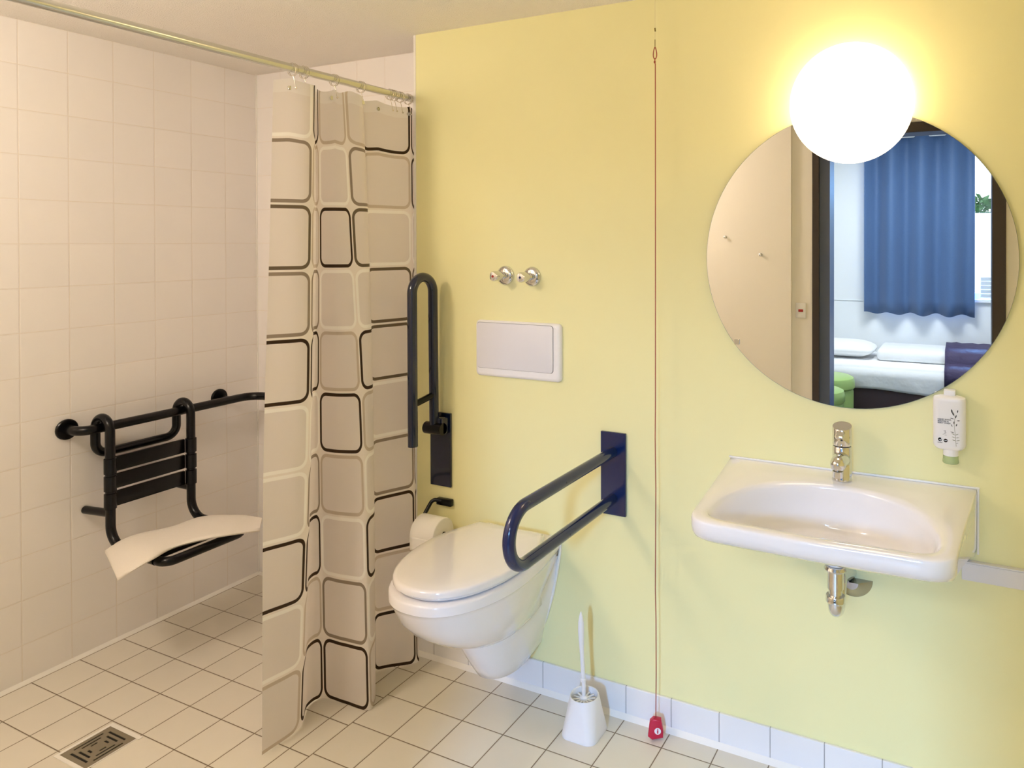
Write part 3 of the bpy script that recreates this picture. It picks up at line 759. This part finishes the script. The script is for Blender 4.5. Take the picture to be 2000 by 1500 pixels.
# outlet body
mb.loft([ring(egg(-0.0, f, hb, hm, ym), z) for z, f, hm, hb, ym in (
    (0.118, -0.120, 0.02, 0.02, -0.05), (0.122, -0.180, 0.055, 0.045, -0.10), (0.135, -0.212, 0.070, 0.060, -0.11), (0.165, -0.232, 0.084, 0.078, -0.10), (0.21, -0.262, 0.096, 0.086, -0.09),
    (0.26, -0.292, 0.104, 0.104, -0.08), (0.31, -0.315, 0.108, 0.118, -0.08), (0.37, -0.33, 0.112, 0.132, -0.09), (0.46, -0.33, 0.115, 0.146, -0.09))])
mb.build('bowl', M_PORC, wc, ang=50)
mb = MB(); o1 = egg(-0.0012, -0.335, 0.152, 0.150, -0.02)
# gasket strip along the wall contact
pts = [(0.151, -0.003, 0.515), (0.149, -0.003, 0.47), (0.137, -0.003, 0.40), (0.122, -0.003, 0.33), (0.098, -0.003, 0.25), (0.070, -0.003, 0.185), (0.035, -0.003, 0.145)]
mb.bm.free(); mb = MB(); mb.tube(pts, 0.0055, 10); mb.tube([(-x, y, z) for x, y, z in pts], 0.0055, 10); mb.build('wall_sealant', M_CAULK, wc)
MB().lathe([(0.0, 0.008), (0.010, 0.006), (0.012, 0.0)], (0.139, -0.115, 0.41), 'x', 20).build('fixing_cap', M_PLAST, wc)
def lidring(s, z, extra=0.0): return [(x*s, -0.30 + (y+0.30)*s, z) for x, y in egg(-0.062, -0.537, 0.125, 0.181, -0.265)]
MB().loft([lidring(0.93, 0.5235), lidring(0.955, 0.5235), lidring(0.962, 0.527), lidring(0.955, 0.530), lidring(0.93, 0.530)]).build('seat', M_LID, wc)
MB().loft([lidring(0.985, 0.5325), lidring(0.998, 0.534), lidring(1.0, 0.539), lidring(0.996, 0.546), lidring(0.985, 0.550), lidring(0.95, 0.5525), lidring(0.80, 0.5555), lidring(0.5, 0.5575), lidring(0.15, 0.558)]).build('lid', M_LID, wc, ang=45)
for sx in (-0.08, 0.08):
    MB().tube([(sx-0.02, -0.056, 0.535), (sx+0.02, -0.056, 0.535)], 0.011, 16).build('hinge', M_LID, wc)

# flush plate
fp = empty('flush_plate', (0.446, 0, 1.123)); tag(fp, 'white rectangular flush plate on the yellow wall below the two valves', 'flush plate')
mb = MB(); po = rrect(0, 0, 0.336, 0.190, 0.014, 6)
def pr(s, y, w=0.336, h=0.190, dx=0, dz=0): return [(x*(1-2*s/w)+dx, y, z*(1-2*s/h)+dz) for x, z in po]
mb.loft([pr(0, -0.0005), pr(0, -0.008), pr(0.003, -0.013), pr(0.010, -0.017), pr(0.012, -0.0165)]); mb.build('surround', M_PLAST, fp, ang=50)
pb = rrect(-0.008, 0.011, 0.302, 0.156, 0.010, 6)
mb = MB(); mb.prism(pb, 'y', -0.0165, -0.0172); mb.build('gap', M_INKG, fp, smooth=False)
pb2 = rrect(-0.008, 0.011, 0.2995, 0.1535, 0.0095, 6)
mb = MB(); mb.prism(pb2, 'y', -0.0165, -0.0195, 0.001); mb.build('button', M_GREYPL, fp)

# shut-off valves
def valve(x, z, mk, label):
    v = empty('shutoff_valve', (x, 0, z)); tag(v, label, 'valve', 'chrome valves above the flush plate')
    MB().lathe([(0.033, 0.0005), (0.033, 0.004), (0.030, 0.010), (0.022, 0.014), (0.0, 0.0145)], (0, 0, 0), '-y', 40).build('rosette', M_CHROME, v)
    MB().lathe([(0.0125, 0.014), (0.0125, 0.024), (0.0105, 0.026), (0.0105, 0.034)], (0, 0, 0), '-y', 28).build('stem', M_CHROME, v)
    # lobed knob
    rings = []
    for h, s in ((0.034, 0.80), (0.036, 0.95), (0.042, 1.0), (0.062, 1.02), (0.070, 0.98), (0.075, 0.80), (0.076, 0.3)):
        rings.append([(s*(0.0165+0.0012*math.cos(3*a))*math.cos(a), -h, s*(0.0165+0.0012*math.cos(3*a))*math.sin(a)) for a in [2*PI*k/42 for k in range(42)]])
    MB().loft(rings).build('knob', M_CHROME, v)
    MB().lathe([(0.0042, 0.0762), (0.0038, 0.0772), (0, 0.0774)], (0, 0, 0), '-y', 20).build('marker', mk, v)
valve(0.394, 1.372, M_REDD, 'chrome valve knob with a red dot above the flush plate, nearer the shower')
valve(0.500, 1.370, M_BLUED, 'chrome valve knob with a dark blue dot above the flush plate, nearer the cord')

# ------------------------------------------------------------------ support rails
sr = empty('support_rail', (0.80, 0, 0.756)); tag(sr, 'navy blue U-shaped support rail lowered beside the toilet, near the cord', 'support rail', 'toilet support rails')
at(sr, MB().box(0.757, 0.8435, -0.009, -0.0005, 0.6265, 0.887, 0.0012, 1).build('wall_plate', M_NAVY, sr))
zc = (0.826+0.679)/2; rb = (0.826-0.679)/2
pts = [Vector((0.80, -0.010, 0.826)), Vector((0.80, -0.510, 0.826))] + arc((0.80, -0.510, zc), (0, 0, 1), (0, -1, 0), rb, 0, PI, 24)[1:] + [Vector((0.80, -0.010, 0.679))]
at(sr, MB().tube(pts, 0.0165, 28).build('tube', M_NAVY, sr))
for (y, z) in ((-0.33, 0.8275), (-0.31, 0.679)):
    at(sr, MB().lathe([(0.0028, 0.0), (0.0028, 0.0004), (0, 0.0006)], (0.8160, y, z), 'x', 12).build('screw', M_BLACK, sr))

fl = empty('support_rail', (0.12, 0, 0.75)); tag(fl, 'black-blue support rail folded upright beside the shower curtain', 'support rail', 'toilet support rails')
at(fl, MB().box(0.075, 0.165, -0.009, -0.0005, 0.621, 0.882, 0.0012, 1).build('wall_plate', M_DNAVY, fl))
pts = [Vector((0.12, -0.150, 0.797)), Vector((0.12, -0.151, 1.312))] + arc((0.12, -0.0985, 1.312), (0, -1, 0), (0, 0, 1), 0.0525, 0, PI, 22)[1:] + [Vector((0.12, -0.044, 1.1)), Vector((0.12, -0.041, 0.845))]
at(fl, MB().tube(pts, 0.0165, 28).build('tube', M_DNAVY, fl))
at(fl, MB().tube([(0.12, -0.150, 0.936), (0.12, -0.095, 0.944), (0.12, -0.044, 0.952)], 0.011, 16).build('crossbar', M_BLACK, fl))
at(fl, MB().tube([(0.085, -0.042, 0.834), (0.090, -0.042, 0.834), (0.160, -0.042, 0.834)], 0.021, 28).build('pivot', M_BLACK, fl))
at(fl, MB().box(0.118, 0.160, -0.046, -0.008, 0.812, 0.872, 0.006).build('bracket', M_DNAVY, fl))

# ------------------------------------------------------------------ toilet paper
th = empty('toilet_paper_holder', (0.17, 0, 0.57)); tag(th, 'black bent-rod toilet paper holder on the yellow wall beside the toilet', 'toilet paper holder')
at(th, MB().box(0.108, 0.172, -0.018, -0.0005, 0.556, 0.580, 0.003).build('mount', M_BLACK, th))
pts = fillet([(0.13, -0.012, 0.571), (0.094, -0.020, 0.573), (0.080, -0.085, 0.492), (0.205, -0.085, 0.492)], [0.018, 0.02], 8)
at(th, MB().tube(pts, 0.0068, 16).build('rod', M_BLACK, th))
tpr = empty('toilet_paper_roll', (0.145, -0.085, 0.487)); tag(tpr, 'white toilet paper roll on the black holder behind the toilet', 'toilet paper')
prof = [(0.011, -0.050), (0.054, -0.050), (0.057, -0.047), (0.057, 0.047), (0.054, 0.050), (0.011, 0.050), (0.011, -0.050)]
MB().lathe(prof, (0, 0, 0), 'x', 48).build('paper', M_PAPER, tpr, ang=50)
mb = MB(); rows = []
for i in range(9):
    t = i/8
    rows.append([(x, -0.0575 - 0.001*math.sin(t*3), 0.0 - 0.045*t) for x in (-0.046, -0.02, 0.02, 0.046)])
mb.loft(rows, cyclic=False); lf = mb.build('loose_sheet', M_PAPER, tpr); lf.modifiers.new('t', 'SOLIDIFY').thickness = 0.0006

# ------------------------------------------------------------------ toilet brush
bh = empty('brush_holder', (0.757, -0.120, 0)); tag(bh, 'white plastic toilet brush holder on the floor by the skirting', 'brush holder')
def rr3(w, r, z, n=7): return [(x, y, z) for x, y in rrect(0, 0, w, w, r, n)]
rot = Matrix.Rotation(math.radians(-3), 4, 'Z')
mb = MB(); mb.loft([rr3(0.114, 0.028, 0.0), rr3(0.116, 0.029, 0.003), rr3(0.114, 0.029, 0.012), rr3(0.099, 0.034, 0.062), rr3(0.0875, 0.0425, 0.112), rr3(0.086, 0.0425, 0.114), rr3(0.081, 0.040, 0.113), rr3(0.077, 0.038, 0.098), rr3(0.070, 0.033, 0.012)])
mb.build('cup', M_PLAST, bh, ang=45)
tb = empty('toilet_brush', (0.755, -0.120, 0.02)); tag(tb, 'white toilet brush with leaf-shaped grip standing upright in its holder', 'toilet brush')
pts = [(0, 0, 0.07), (0, 0, 0.12), (-0.003, 0, 0.16), (-0.006, 0, 0.215), (-0.008, 0, 0.25), (-0.009, 0, 0.285), (-0.009, 0, 0.31), (-0.0095, 0, 0.33), (-0.0095, 0, 0.342)]
MB().tube(pts, [0.0062, 0.0062, 0.0062, 0.0064, 0.0080, 0.0095, 0.0090, 0.0055, 0.0015], 18).build('handle', M_PLAST, tb)
MB().lathe([(0.0060, 0.131), (0.0085, 0.134), (0.0088, 0.139), (0.0060, 0.142)], (-0.002, 0, 0), 'z', 20).build('collar', M_PLAST, tb)
MB().lathe([(0.0, 0.02), (0.022, 0.02), (0.026, 0.04), (0.026, 0.066), (0.014, 0.073), (0.012, 0.085), (0.006, 0.09)], (0, 0, 0), 'z', 24).build('brush_head', M_PLAST, tb)
mb = MB()
for k in range(12):
    a = 2*PI*k/12; c = Vector((0.023*math.cos(a), 0.023*math.sin(a), 0.079))
    mb.box(c.x-0.0125, c.x+0.0125, c.y-0.0026, c.y+0.0026, 0.0775, 0.0805, 0, 1, Matrix.Rotation(a, 3, 'Z'), c)
mb.build('splash_guard', M_PLAST, tb, smooth=False)

# ------------------------------------------------------------------ emergency pull cord
pc = empty('pull_cord', (0.966, -0.06, H)); tag(pc, 'thin dark red emergency pull cord hanging from the ceiling, red pull tag near the floor', 'pull cord')
cx, cy = 0.966, -0.060
at(pc, MB().tube([(cx, cy, H), (cx, cy, 2.075)], 0.0006, 8).build('thread', M_CORDW, pc))
at(pc, MB().tube([(cx, cy, 2.118), (cx+0.0008, cy, 2.108)], 0.0022, 8).build('bead', M_BRASS, pc))
at(pc, MB().tube([(cx, cy, 2.084), (cx, cy, 2.060)], 0.0012, 8).build('hook', M_BRASS, pc))
lp = [Vector((cx + 0.0052*math.sin(2*PI*k/24)*(1-0.35*math.cos(2*PI*k/24))*1.0, cy, 2.044 - 0.017*math.cos(2*PI*k/24)*-1.0)) for k in range(25)]
at(pc, MB().tube(lp, 0.0015, 8, caps=False).build('loop', M_CORD, pc))
cp = [(cx, cy, 2.028), (cx-0.001, cy, 2.018), (cx+0.001, cy, 2.010), (cx+0.001, cy, 1.8), (cx+0.0005, cy, 1.3), (cx, cy, 1.0), (cx-0.001, cy, 0.9), (cx+0.001, cy, 0.75), (cx-0.001, cy, 0.45), (cx+0.001, cy, 0.36), (cx+0.0015, cy, 0.2), (cx, cy, 0.064)]
at(pc, MB().tube(cp, 0.0015, 8).build('cord', M_CORD, pc))
at(pc, MB().lathe([(0, -0.004), (0.003, -0.002), (0.003, 0.002), (0, 0.004)], (cx-0.001, cy, 2.018), 'z', 10).build('knot', M_CORD, pc))
# tag body: tapered block turned a little towards the room
tg = empty('pull_tag', (0, 0, 0)); 
tg.parent = pc; tg.matrix_parent_inverse = Matrix.Translation(-pc.location); tg.location = (cx-0.001, cy, 0.0)
tg.rotation_euler = (0, 0, math.radians(22))
mb = MB(); mb.prism([(-0.0225, 0.013), (-0.010, 0.0035), (0.0225, 0.0105), (0.0235, 0.030), (0.017, 0.062), (-0.006, 0.066), (-0.017, 0.056)], 'y', -0.010, 0.010, 0.0035)
mb.build('tag_body', M_RED, tg)
mb = MB(); mb.lathe([(0.0098, 0.0102), (0.0096, 0.0106), (0, 0.0106)], (0.0065, 0, 0.031), '-y', 28); mb.build('white_disc', M_PLAST, tg)
mb = MB(); mb.lathe([(0.0019, 0.0108), (0, 0.0109)], (0.0065, 0, 0.0375), '-y', 14); mb.box(0.0045, 0.0085, -0.0110, -0.0106, 0.0245, 0.0345); mb.build('person_symbol', M_RED, tg, smooth=False)

# ------------------------------------------------------------------ shower curtain, rod and rings
RX, RZ = -0.022, 2.006
rod = empty('curtain_rod', (RX, -0.6, RZ)); tag(rod, 'long steel shower curtain rod running below the ceiling', 'curtain rod')
at(rod, MB().tube([(RX, YB-0.004, RZ), (RX, YF+0.034, RZ)], 0.0125, 24).build('tube', M_STEEL, rod))
for y, s in ((YB-0.001, -1), (YF+0.031, 1)):
    at(rod, MB().lathe([(0.028, 0), (0.028, 0.003), (0.017, 0.012), (0.0135, 0.014)] if s < 0 else [(0.028, 0), (0.028, -0.003), (0.017, -0.012), (0.0135, -0.014)], (RX, y, RZ), '-y', 28).build('end_flange', M_STEEL, rod))

LV = [1.975, 1.51, 0.88, 0.004]
NODE = [  # u, (x, y) at the four heights
 (0.42, (-.050, -.550), (-.050, -.565), (-.045, -.593), (-.035, -.612)),
 (0.97, (0.0, -.453), (0.0, -.463), (0.0, -.476), (-.035, -.484)),
 (1.45, (-.070, -.383), (-.080, -.376), (-.100, -.374), (-.096, -.399)),
 (2.00, (-.060, -.376), (-.080, -.356), (-.105, -.337), (-.086, -.343)),
 (2.45, (-.030, -.346), (-.030, -.338), (-.030, -.327), (-.001, -.337)),
 (3.00, (-.010, -.318), (0.0, -.296), (.035, -.290), (.097, -.327)),
 (3.35, (.010, -.266), (.010, -.239), (.030, -.238), (.062, -.265)),
 (3.90, (-.060, -.189), (-.060, -.173), (-.050, -.168), (-.030, -.185)),
 (4.15, (-.050, -.190), (-.055, -.164), (-.055, -.143), (-.035, -.150)),
 (4.92, (-.014, -.019), (-.014, -.016), (-.014, -.006), (.050, -.070)),
 (5.15, (-.022, .020), (-.019, .023), (-.018, .022), (.058, -.052))]
def cr1(p0, p1, p2, p3, t0, t1, t2, t3, t):
    m1 = (p2-p0)/(t2-t0); m2 = (p3-p1)/(t3-t1); h_ = t2-t1; s = (t-t1)/h_
    return (2*s**3-3*s**2+1)*p1 + (s**3-2*s**2+s)*h_*m1 + (-2*s**3+3*s**2)*p2 + (s**3-s**2)*h_*m2
def interp(ts, ps, t):
    i = max(0, min(len(ts)-2, max([k for k in range(len(ts)) if ts[k] <= t+1e-9] or [0])))
    a = max(0, i-1); d_ = min(len(ts)-1, i+2)
    t0 = ts[a] if a < i else 2*ts[i]-ts[i+1]; t3 = ts[d_] if d_ > i+1 else 2*ts[i+1]-ts[i]
    p0 = ps[a] if a < i else ps[i]*2-ps[i+1]; p3 = ps[d_] if d_ > i+1 else ps[i+1]*2-ps[i]
    return cr1(p0, ps[i], ps[i+1], p3, t0, ts[i], ts[i+1], t3, t)
def interp_v(ps, z):   # heights, top to bottom
    ts = [-l for l in LV]
    return interp(ts, ps, -z)
us = sorted(set([round(0.42 + (5.15-0.42)*k/130, 5) for k in range(131)] + [1.0, 2.0, 3.0, 4.0, 5.0]))
vsl = sorted(set([round(0.02 + (9.875-0.02)*k/90, 5) for k in range(91)] + [float(k) for k in range(1, 10)]))
ucl = [n[0] for n in NODE]
grid = []
for v in vsl:
    z = v*0.2
    lx = [interp_v([n[1+k][0] for k in range(4)], z) for n in NODE]
    ly = [interp_v([n[1+k][1] for k in range(4)], z) for n in NODE]
    row = []
    for u in us:
        x = interp(ucl, lx, u); y = interp(ucl, ly, u)
        dz = 0.0
        if z > 1.6:   # small sag between the rings
            dz = -0.010*abs(math.sin(u*PI*1.6))*(z-1.6)/0.37
        row.append((x, y, z+dz))
    grid.append(row)
me = bpy.data.meshes.new('curtain_cloth')
verts = [p for row in grid for p in row]; nu = len(us); faces = []; tones = []
TONE = {'D': 0.1, 'T': 0.3, 'W': 0.5, 'B': 0.7, 'M': 0.9}
COLS = {0: 'WTMTDWWDWB', 1: 'DBBTDWTDBD', 2: 'BWDWBDBWTD', 3: 'BTMWDBWDWB', 4: 'DBWMMWTDBD', 5: 'DDWMMWTDBD'}
uvs = []
for j in range(len(vsl)-1):
    for i in range(nu-1):
        a = j*nu+i; faces.append((a, a+1, a+1+nu, a+nu))
        uc = int((us[i]+us[i+1])/2); vr = 9-int((vsl[j]+vsl[j+1])/2)
        tones.append(TONE[COLS[uc][max(0, min(9, vr))]])
        e = 1e-4
        uvs += [(us[i]+e, vsl[j]+e), (us[i+1]-e, vsl[j]+e), (us[i+1]-e, vsl[j+1]-e), (us[i]+e, vsl[j+1]-e)]
me.from_pydata(verts, [], faces)
uvl = me.uv_layers.new(name='cells')
for k, uvv in enumerate(uvs): uvl.data[k].uv = uvv
ta = me.attributes.new('tone', 'FLOAT', 'FACE')
for k, t in enumerate(tones): ta.data[k].value = t
for p in me.polygons: p.use_smooth = True
me.materials.append(M_SCURT)
scu = empty('shower_curtain', (0, -0.3, 0)); tag(scu, 'beige shower curtain with rounded squares outlined in brown, taupe and white', 'shower curtain')
at(scu, link('curtain_cloth', me, scu))
ring_y = [(-0.505, 0.62), (-0.464, None), (-0.347, 2.4), (-0.234, 3.45), (-0.098, 4.4), (-0.078, None), (-0.049, None), (-0.007, 4.93)]
first = None
where = ['at the free edge of the shower curtain', 'second from the free edge of the curtain', 'above the narrow front fold of the curtain', 'in the middle of the rod above the curtain', 'first of the cluster near the yellow wall', 'second of the cluster near the yellow wall', 'third of the cluster near the yellow wall', 'closest to the edge of the yellow wall']
def ring_mesh():
    r = empty('curtain_ring', (RX, 0, RZ))
    for dy in (-0.004, 0.004):
        c = [Vector((0.0185*math.cos(a), dy*(1+0.3*math.sin(a)), -0.004+0.0185*math.sin(a))) for a in [2*PI*k/28 for k in range(29)]]
        MB().tube(c, 0.0011, 8, caps=False).build('wire', M_WIRE, r)
    hk = fillet([(0.004, -0.003, -0.021), (0.006, 0, -0.034), (0.010, 0, -0.05), (0.012, 0, -0.058)], 0.006, 4)
    MB().tube(hk, 0.0010, 8).build('hook', M_WIRE, r)
    MB().lathe([(0, -0.0035), (0.0030, -0.0015), (0.0030, 0.0015), (0, 0.0035)], (0.013, 0, -0.060), 'z', 12).build('tip_ball', M_WIRE, r)
    return r
proto = ring_mesh()
for k, (y, u) in enumerate(ring_y):
    if k == 0: r = proto
    else:
        r = proto.copy(); COL.objects.link(r)
        for ch in proto.children:
            if ch.parent == proto:
                c = ch.copy(); COL.objects.link(c); c.parent = r
    r.location = (RX, y, RZ)
    tag(r, 'thin chrome curtain ring on the rod, ' + where[k], 'curtain ring', 'curtain rings on the shower rod')
for (y, u) in ring_y:
    if u is None: continue
    x = interp(ucl, [n[1][0] for n in NODE], u); yy = interp(ucl, [n[1][1] for n in NODE], u)
    mb = MB(); mb.lathe([(0.0035, 0.002), (0.0065, 0.002), (0.0070, 0.0), (0.0065, -0.002), (0.0035, -0.002), (0.0035, 0.002)], (x+0.001, yy, 1.946), 'x', 20)
    at(scu, mb.build('eyelet', M_CHROME, scu))

# ------------------------------------------------------------------ grab rail and hanging shower seat
GX, GZ = -0.97, 0.828
gr = empty('grab_rail', (GX, -0.3, GZ)); tag(gr, 'black grab rail around the tiled corner of the shower', 'grab rail')
pts = fillet([(XL+0.006, -0.585, GZ), (GX, -0.585, GZ), (GX, YB-0.09, GZ), (-0.16, YB-0.09, GZ), (-0.16, YB-0.006, GZ)], [0.06, 0.07, 0.06], 10)
at(gr, MB().tube(pts, 0.0165, 24).build('tube', M_BLACK, gr))
for y in (-0.585, -0.008):
    at(gr, MB().lathe([(0.036, 0.0005), (0.036, 0.007), (0.033, 0.010), (0.017, 0.011)], (XL, y, GZ), 'x', 36).build('wall_flange', M_BLACK, gr))
at(gr, MB().tube([(XL+0.008, -0.008, GZ), (GX, -0.008, GZ)], 0.011, 16).build('standoff', M_BLACK, gr))
at(gr, MB().lathe([(0.036, 0.0005), (0.036, 0.007), (0.033, 0.010), (0.017, 0.011)], (-0.16, YB, GZ), '-y', 36).build('wall_flange', M_BLACK, gr))

ss = empty('shower_chair', (-0.8, -0.37, 0.41)); tag(ss, 'black slatted hook-on shower chair hanging on the grab rail', 'shower seat')
FX, BXs, rt = -0.925, -1.012, 0.0155
for y in (-0.517, -0.222):
    cxh = (FX+BXs)/2; rh = (FX-BXs)/2
    pts = [Vector((BXs, y, 0.80))] + arc((cxh, y, 0.819), (-1, 0, 0), (0, 0, 1), rh, 0, PI, 18) + [Vector((FX, y, 0.7)), Vector((FX, y, 0.49))]
    pts += arc((FX+0.07, y, 0.49), (-1, 0, 0), (0, 0, -1), 0.07, 0, PI/2*0.93, 10)[1:] + [Vector((-0.66, y, 0.412))]
    at(ss, MB().tube(pts, rt, 24).build('side_tube', M_BLACK, ss))
pts = fillet([(BXs, -0.517, 0.81), (BXs, -0.517, 0.727), (BXs, -0.222, 0.727), (BXs, -0.222, 0.81)], 0.05, 10)
at(ss, MB().tube(pts, rt, 24).build('back_loop', M_BLACK, ss))
for z0, z1 in ((0.669, 0.725), (0.608, 0.663), (0.545, 0.602)):
    mb = MB(); mb.box(FX-0.018, FX-0.006, -0.50, -0.24, z0+0.001, z1-0.001, 0.004)
    for y in (-0.517, -0.222): mb.lathe([(0.0165, z0), (0.0195, z0+0.002), (0.0195, z1-0.002), (0.0165, z1)], (FX, y, 0), 'z', 28)
    at(ss, mb.build('back_slat', M_BLACK, ss))
at(ss, MB().tube([(XL+0.002, -0.527, 0.525), (FX, -0.517, 0.530)], 0.014, 18).build('wall_peg', M_BLACK, ss))
at(ss, MB().tube([(XL+0.002, -0.212, 0.525), (FX, -0.222, 0.530)], 0.011, 18).build('wall_peg', M_BLACK, ss))
for x0, x1 in ((-0.866, -0.806), (-0.799, -0.737), (-0.730, -0.664)):
    mb = MB(); mb.box(x0+0.001, x1-0.001, -0.50, -0.24, 0.412, 0.423, 0.004)
    for y in (-0.517, -0.222):
        mb.tube([(x0, y, 0.4155), (x1, y, 0.4145)], 0.0188, 24)
    at(ss, mb.build('seat_slat', M_BLACK, ss))
pts = fillet([(-0.69, -0.517, 0.412), (-0.618, -0.517, 0.411), (-0.618, -0.222, 0.411), (-0.69, -0.222, 0.412)], 0.045, 10)
at(ss, MB().tube(pts, rt, 24).build('front_loop', M_BLACK, ss))

# towel laid over the seat
Fp = [(-0.681, -0.634, 0.400), (-0.642, -0.607, 0.430), (-0.628, -0.550, 0.449), (-0.645, -0.472, 0.450), (-0.611, -0.385, 0.450), (-0.572, -0.314, 0.447), (-0.540, -0.220, 0.435)]
Bp = [(-0.915, -0.541, 0.410), (-0.867, -0.518, 0.443), (-0.851, -0.459, 0.451), (-0.815, -0.371, 0.451), (-0.807, -0.259, 0.451), (-0.710, -0.180, 0.445), (-0.618, -0.149, 0.436)]
Fp = [Vector(p) for p in Fp]; Bp = [Vector(p) for p in Bp]
n = 36; top = []
tt = [k/(len(Fp)-1) for k in range(len(Fp))]
for i in range(n+1):
    t = i/n
    a = Vector([interp(tt, [p[k] for p in Bp], t) for k in range(3)]); b = Vector([interp(tt, [p[k] for p in Fp], t) for k in range(3)])
    row = []
    for j in range(13):
        s = j/12; p = a.lerp(b, s)
        p.z += 0.004*math.sin(PI*s) + 0.0015*math.sin(7*t+9*s)
        row.append(p)
    top.append(row)
mb = MB(); th_ = 0.011
for (i0, rows_) in ((0, top),):
    rings = []
    for row in rows_:
        upr = row; m = len(row)
        loop = [p.copy() for p in upr]
        loop.append(upr[-1] + Vector((0.004, -0.001, -th_*0.5)))
        loop += [p + Vector((0, 0, -th_)) for p in reversed(upr)]
        loop.append(upr[0] + Vector((-0.004, 0.001, -th_*0.5)))
        rings.append(loop)
    mb.loft(rings)
tw = mb.build('towel', M_TOWEL, ang=70)
tag(tw, 'folded white towel laid across the black shower chair', 'towel')

# ------------------------------------------------------------------ floor drain
fd = empty('floor_drain', (-0.503, -0.785, 0)); tag(fd, 'square slotted metal floor drain in a pale border in the shower floor', 'floor drain')
gx0, gx1, gy0, gy1 = -0.568, -0.440, -0.860, -0.722
zt_ = 0.0022
mb = MB()
mb.box(gx0-0.011, gx1+0.011, gy0-0.011, gy0, 0.0002, zt_); mb.box(gx0-0.011, gx1+0.011, gy1, gy1+0.013, 0.0002, zt_)
mb.box(gx0-0.011, gx0, gy0, gy1, 0.0002, zt_); mb.box(gx1, gx1+0.003, gy0, gy1, 0.0002, zt_)
at(fd, mb.build('border', M_CAULK, fd, smooth=False))
at(fd, MB().box(gx0, gx1, gy0, gy1, 0.0001, 0.0006).build('pit', M_DARK, fd, smooth=False))
cxg, cyg = (gx0+gx1)/2, (gy0+gy1)/2
holes = []
for k, (off, hl) in enumerate(((0.050, 0.040), (0.036, 0.026), (0.022, 0.009))):
    for s in (-1, 1):
        y = cyg + s*off*1.04; holes.append((cxg-hl, cxg+hl, y-0.0033, y+0.0033))
        x = cxg + s*off*0.98; holes.append((x-0.0028, x+0.0028, cyg-hl, cyg+hl))
xs = sorted({gx0, gx1} | {round(h[0], 6) for h in holes} | {round(h[1], 6) for h in holes}); ys = sorted({gy0, gy1} | {round(h[2], 6) for h in holes} | {round(h[3], 6) for h in holes})
mb = MB()
vv = {}
def gv(x, y, z):
    k = (round(x, 6), round(y, 6), round(z, 6))
    if k not in vv: vv[k] = mb.bm.verts.new((x, y, z))
    return vv[k]
solid = set()
for i in range(len(xs)-1):
    for j in range(len(ys)-1):
        mx_, my_ = (xs[i]+xs[i+1])/2, (ys[j]+ys[j+1])/2
        if not any(h[0] < mx_ < h[1] and h[2] < my_ < h[3] for h in holes): solid.add((i, j))
zl = 0.0008
for (i, j) in solid:
    a, b, c, d_ = (xs[i], ys[j]), (xs[i+1], ys[j]), (xs[i+1], ys[j+1]), (xs[i], ys[j+1])
    mb.bm.faces.new([gv(*p, zt_) for p in (a, b, c, d_)])
    for (p, q, nb) in ((a, b, (i, j-1)), (b, c, (i+1, j)), (c, d_, (i, j+1)), (d_, a, (i-1, j))):
        if nb not in solid: mb.bm.faces.new([gv(*p, zt_), gv(*p, zl), gv(*q, zl), gv(*q, zt_)])
at(fd, mb.build('grate', M_GRATE, fd, smooth=False))
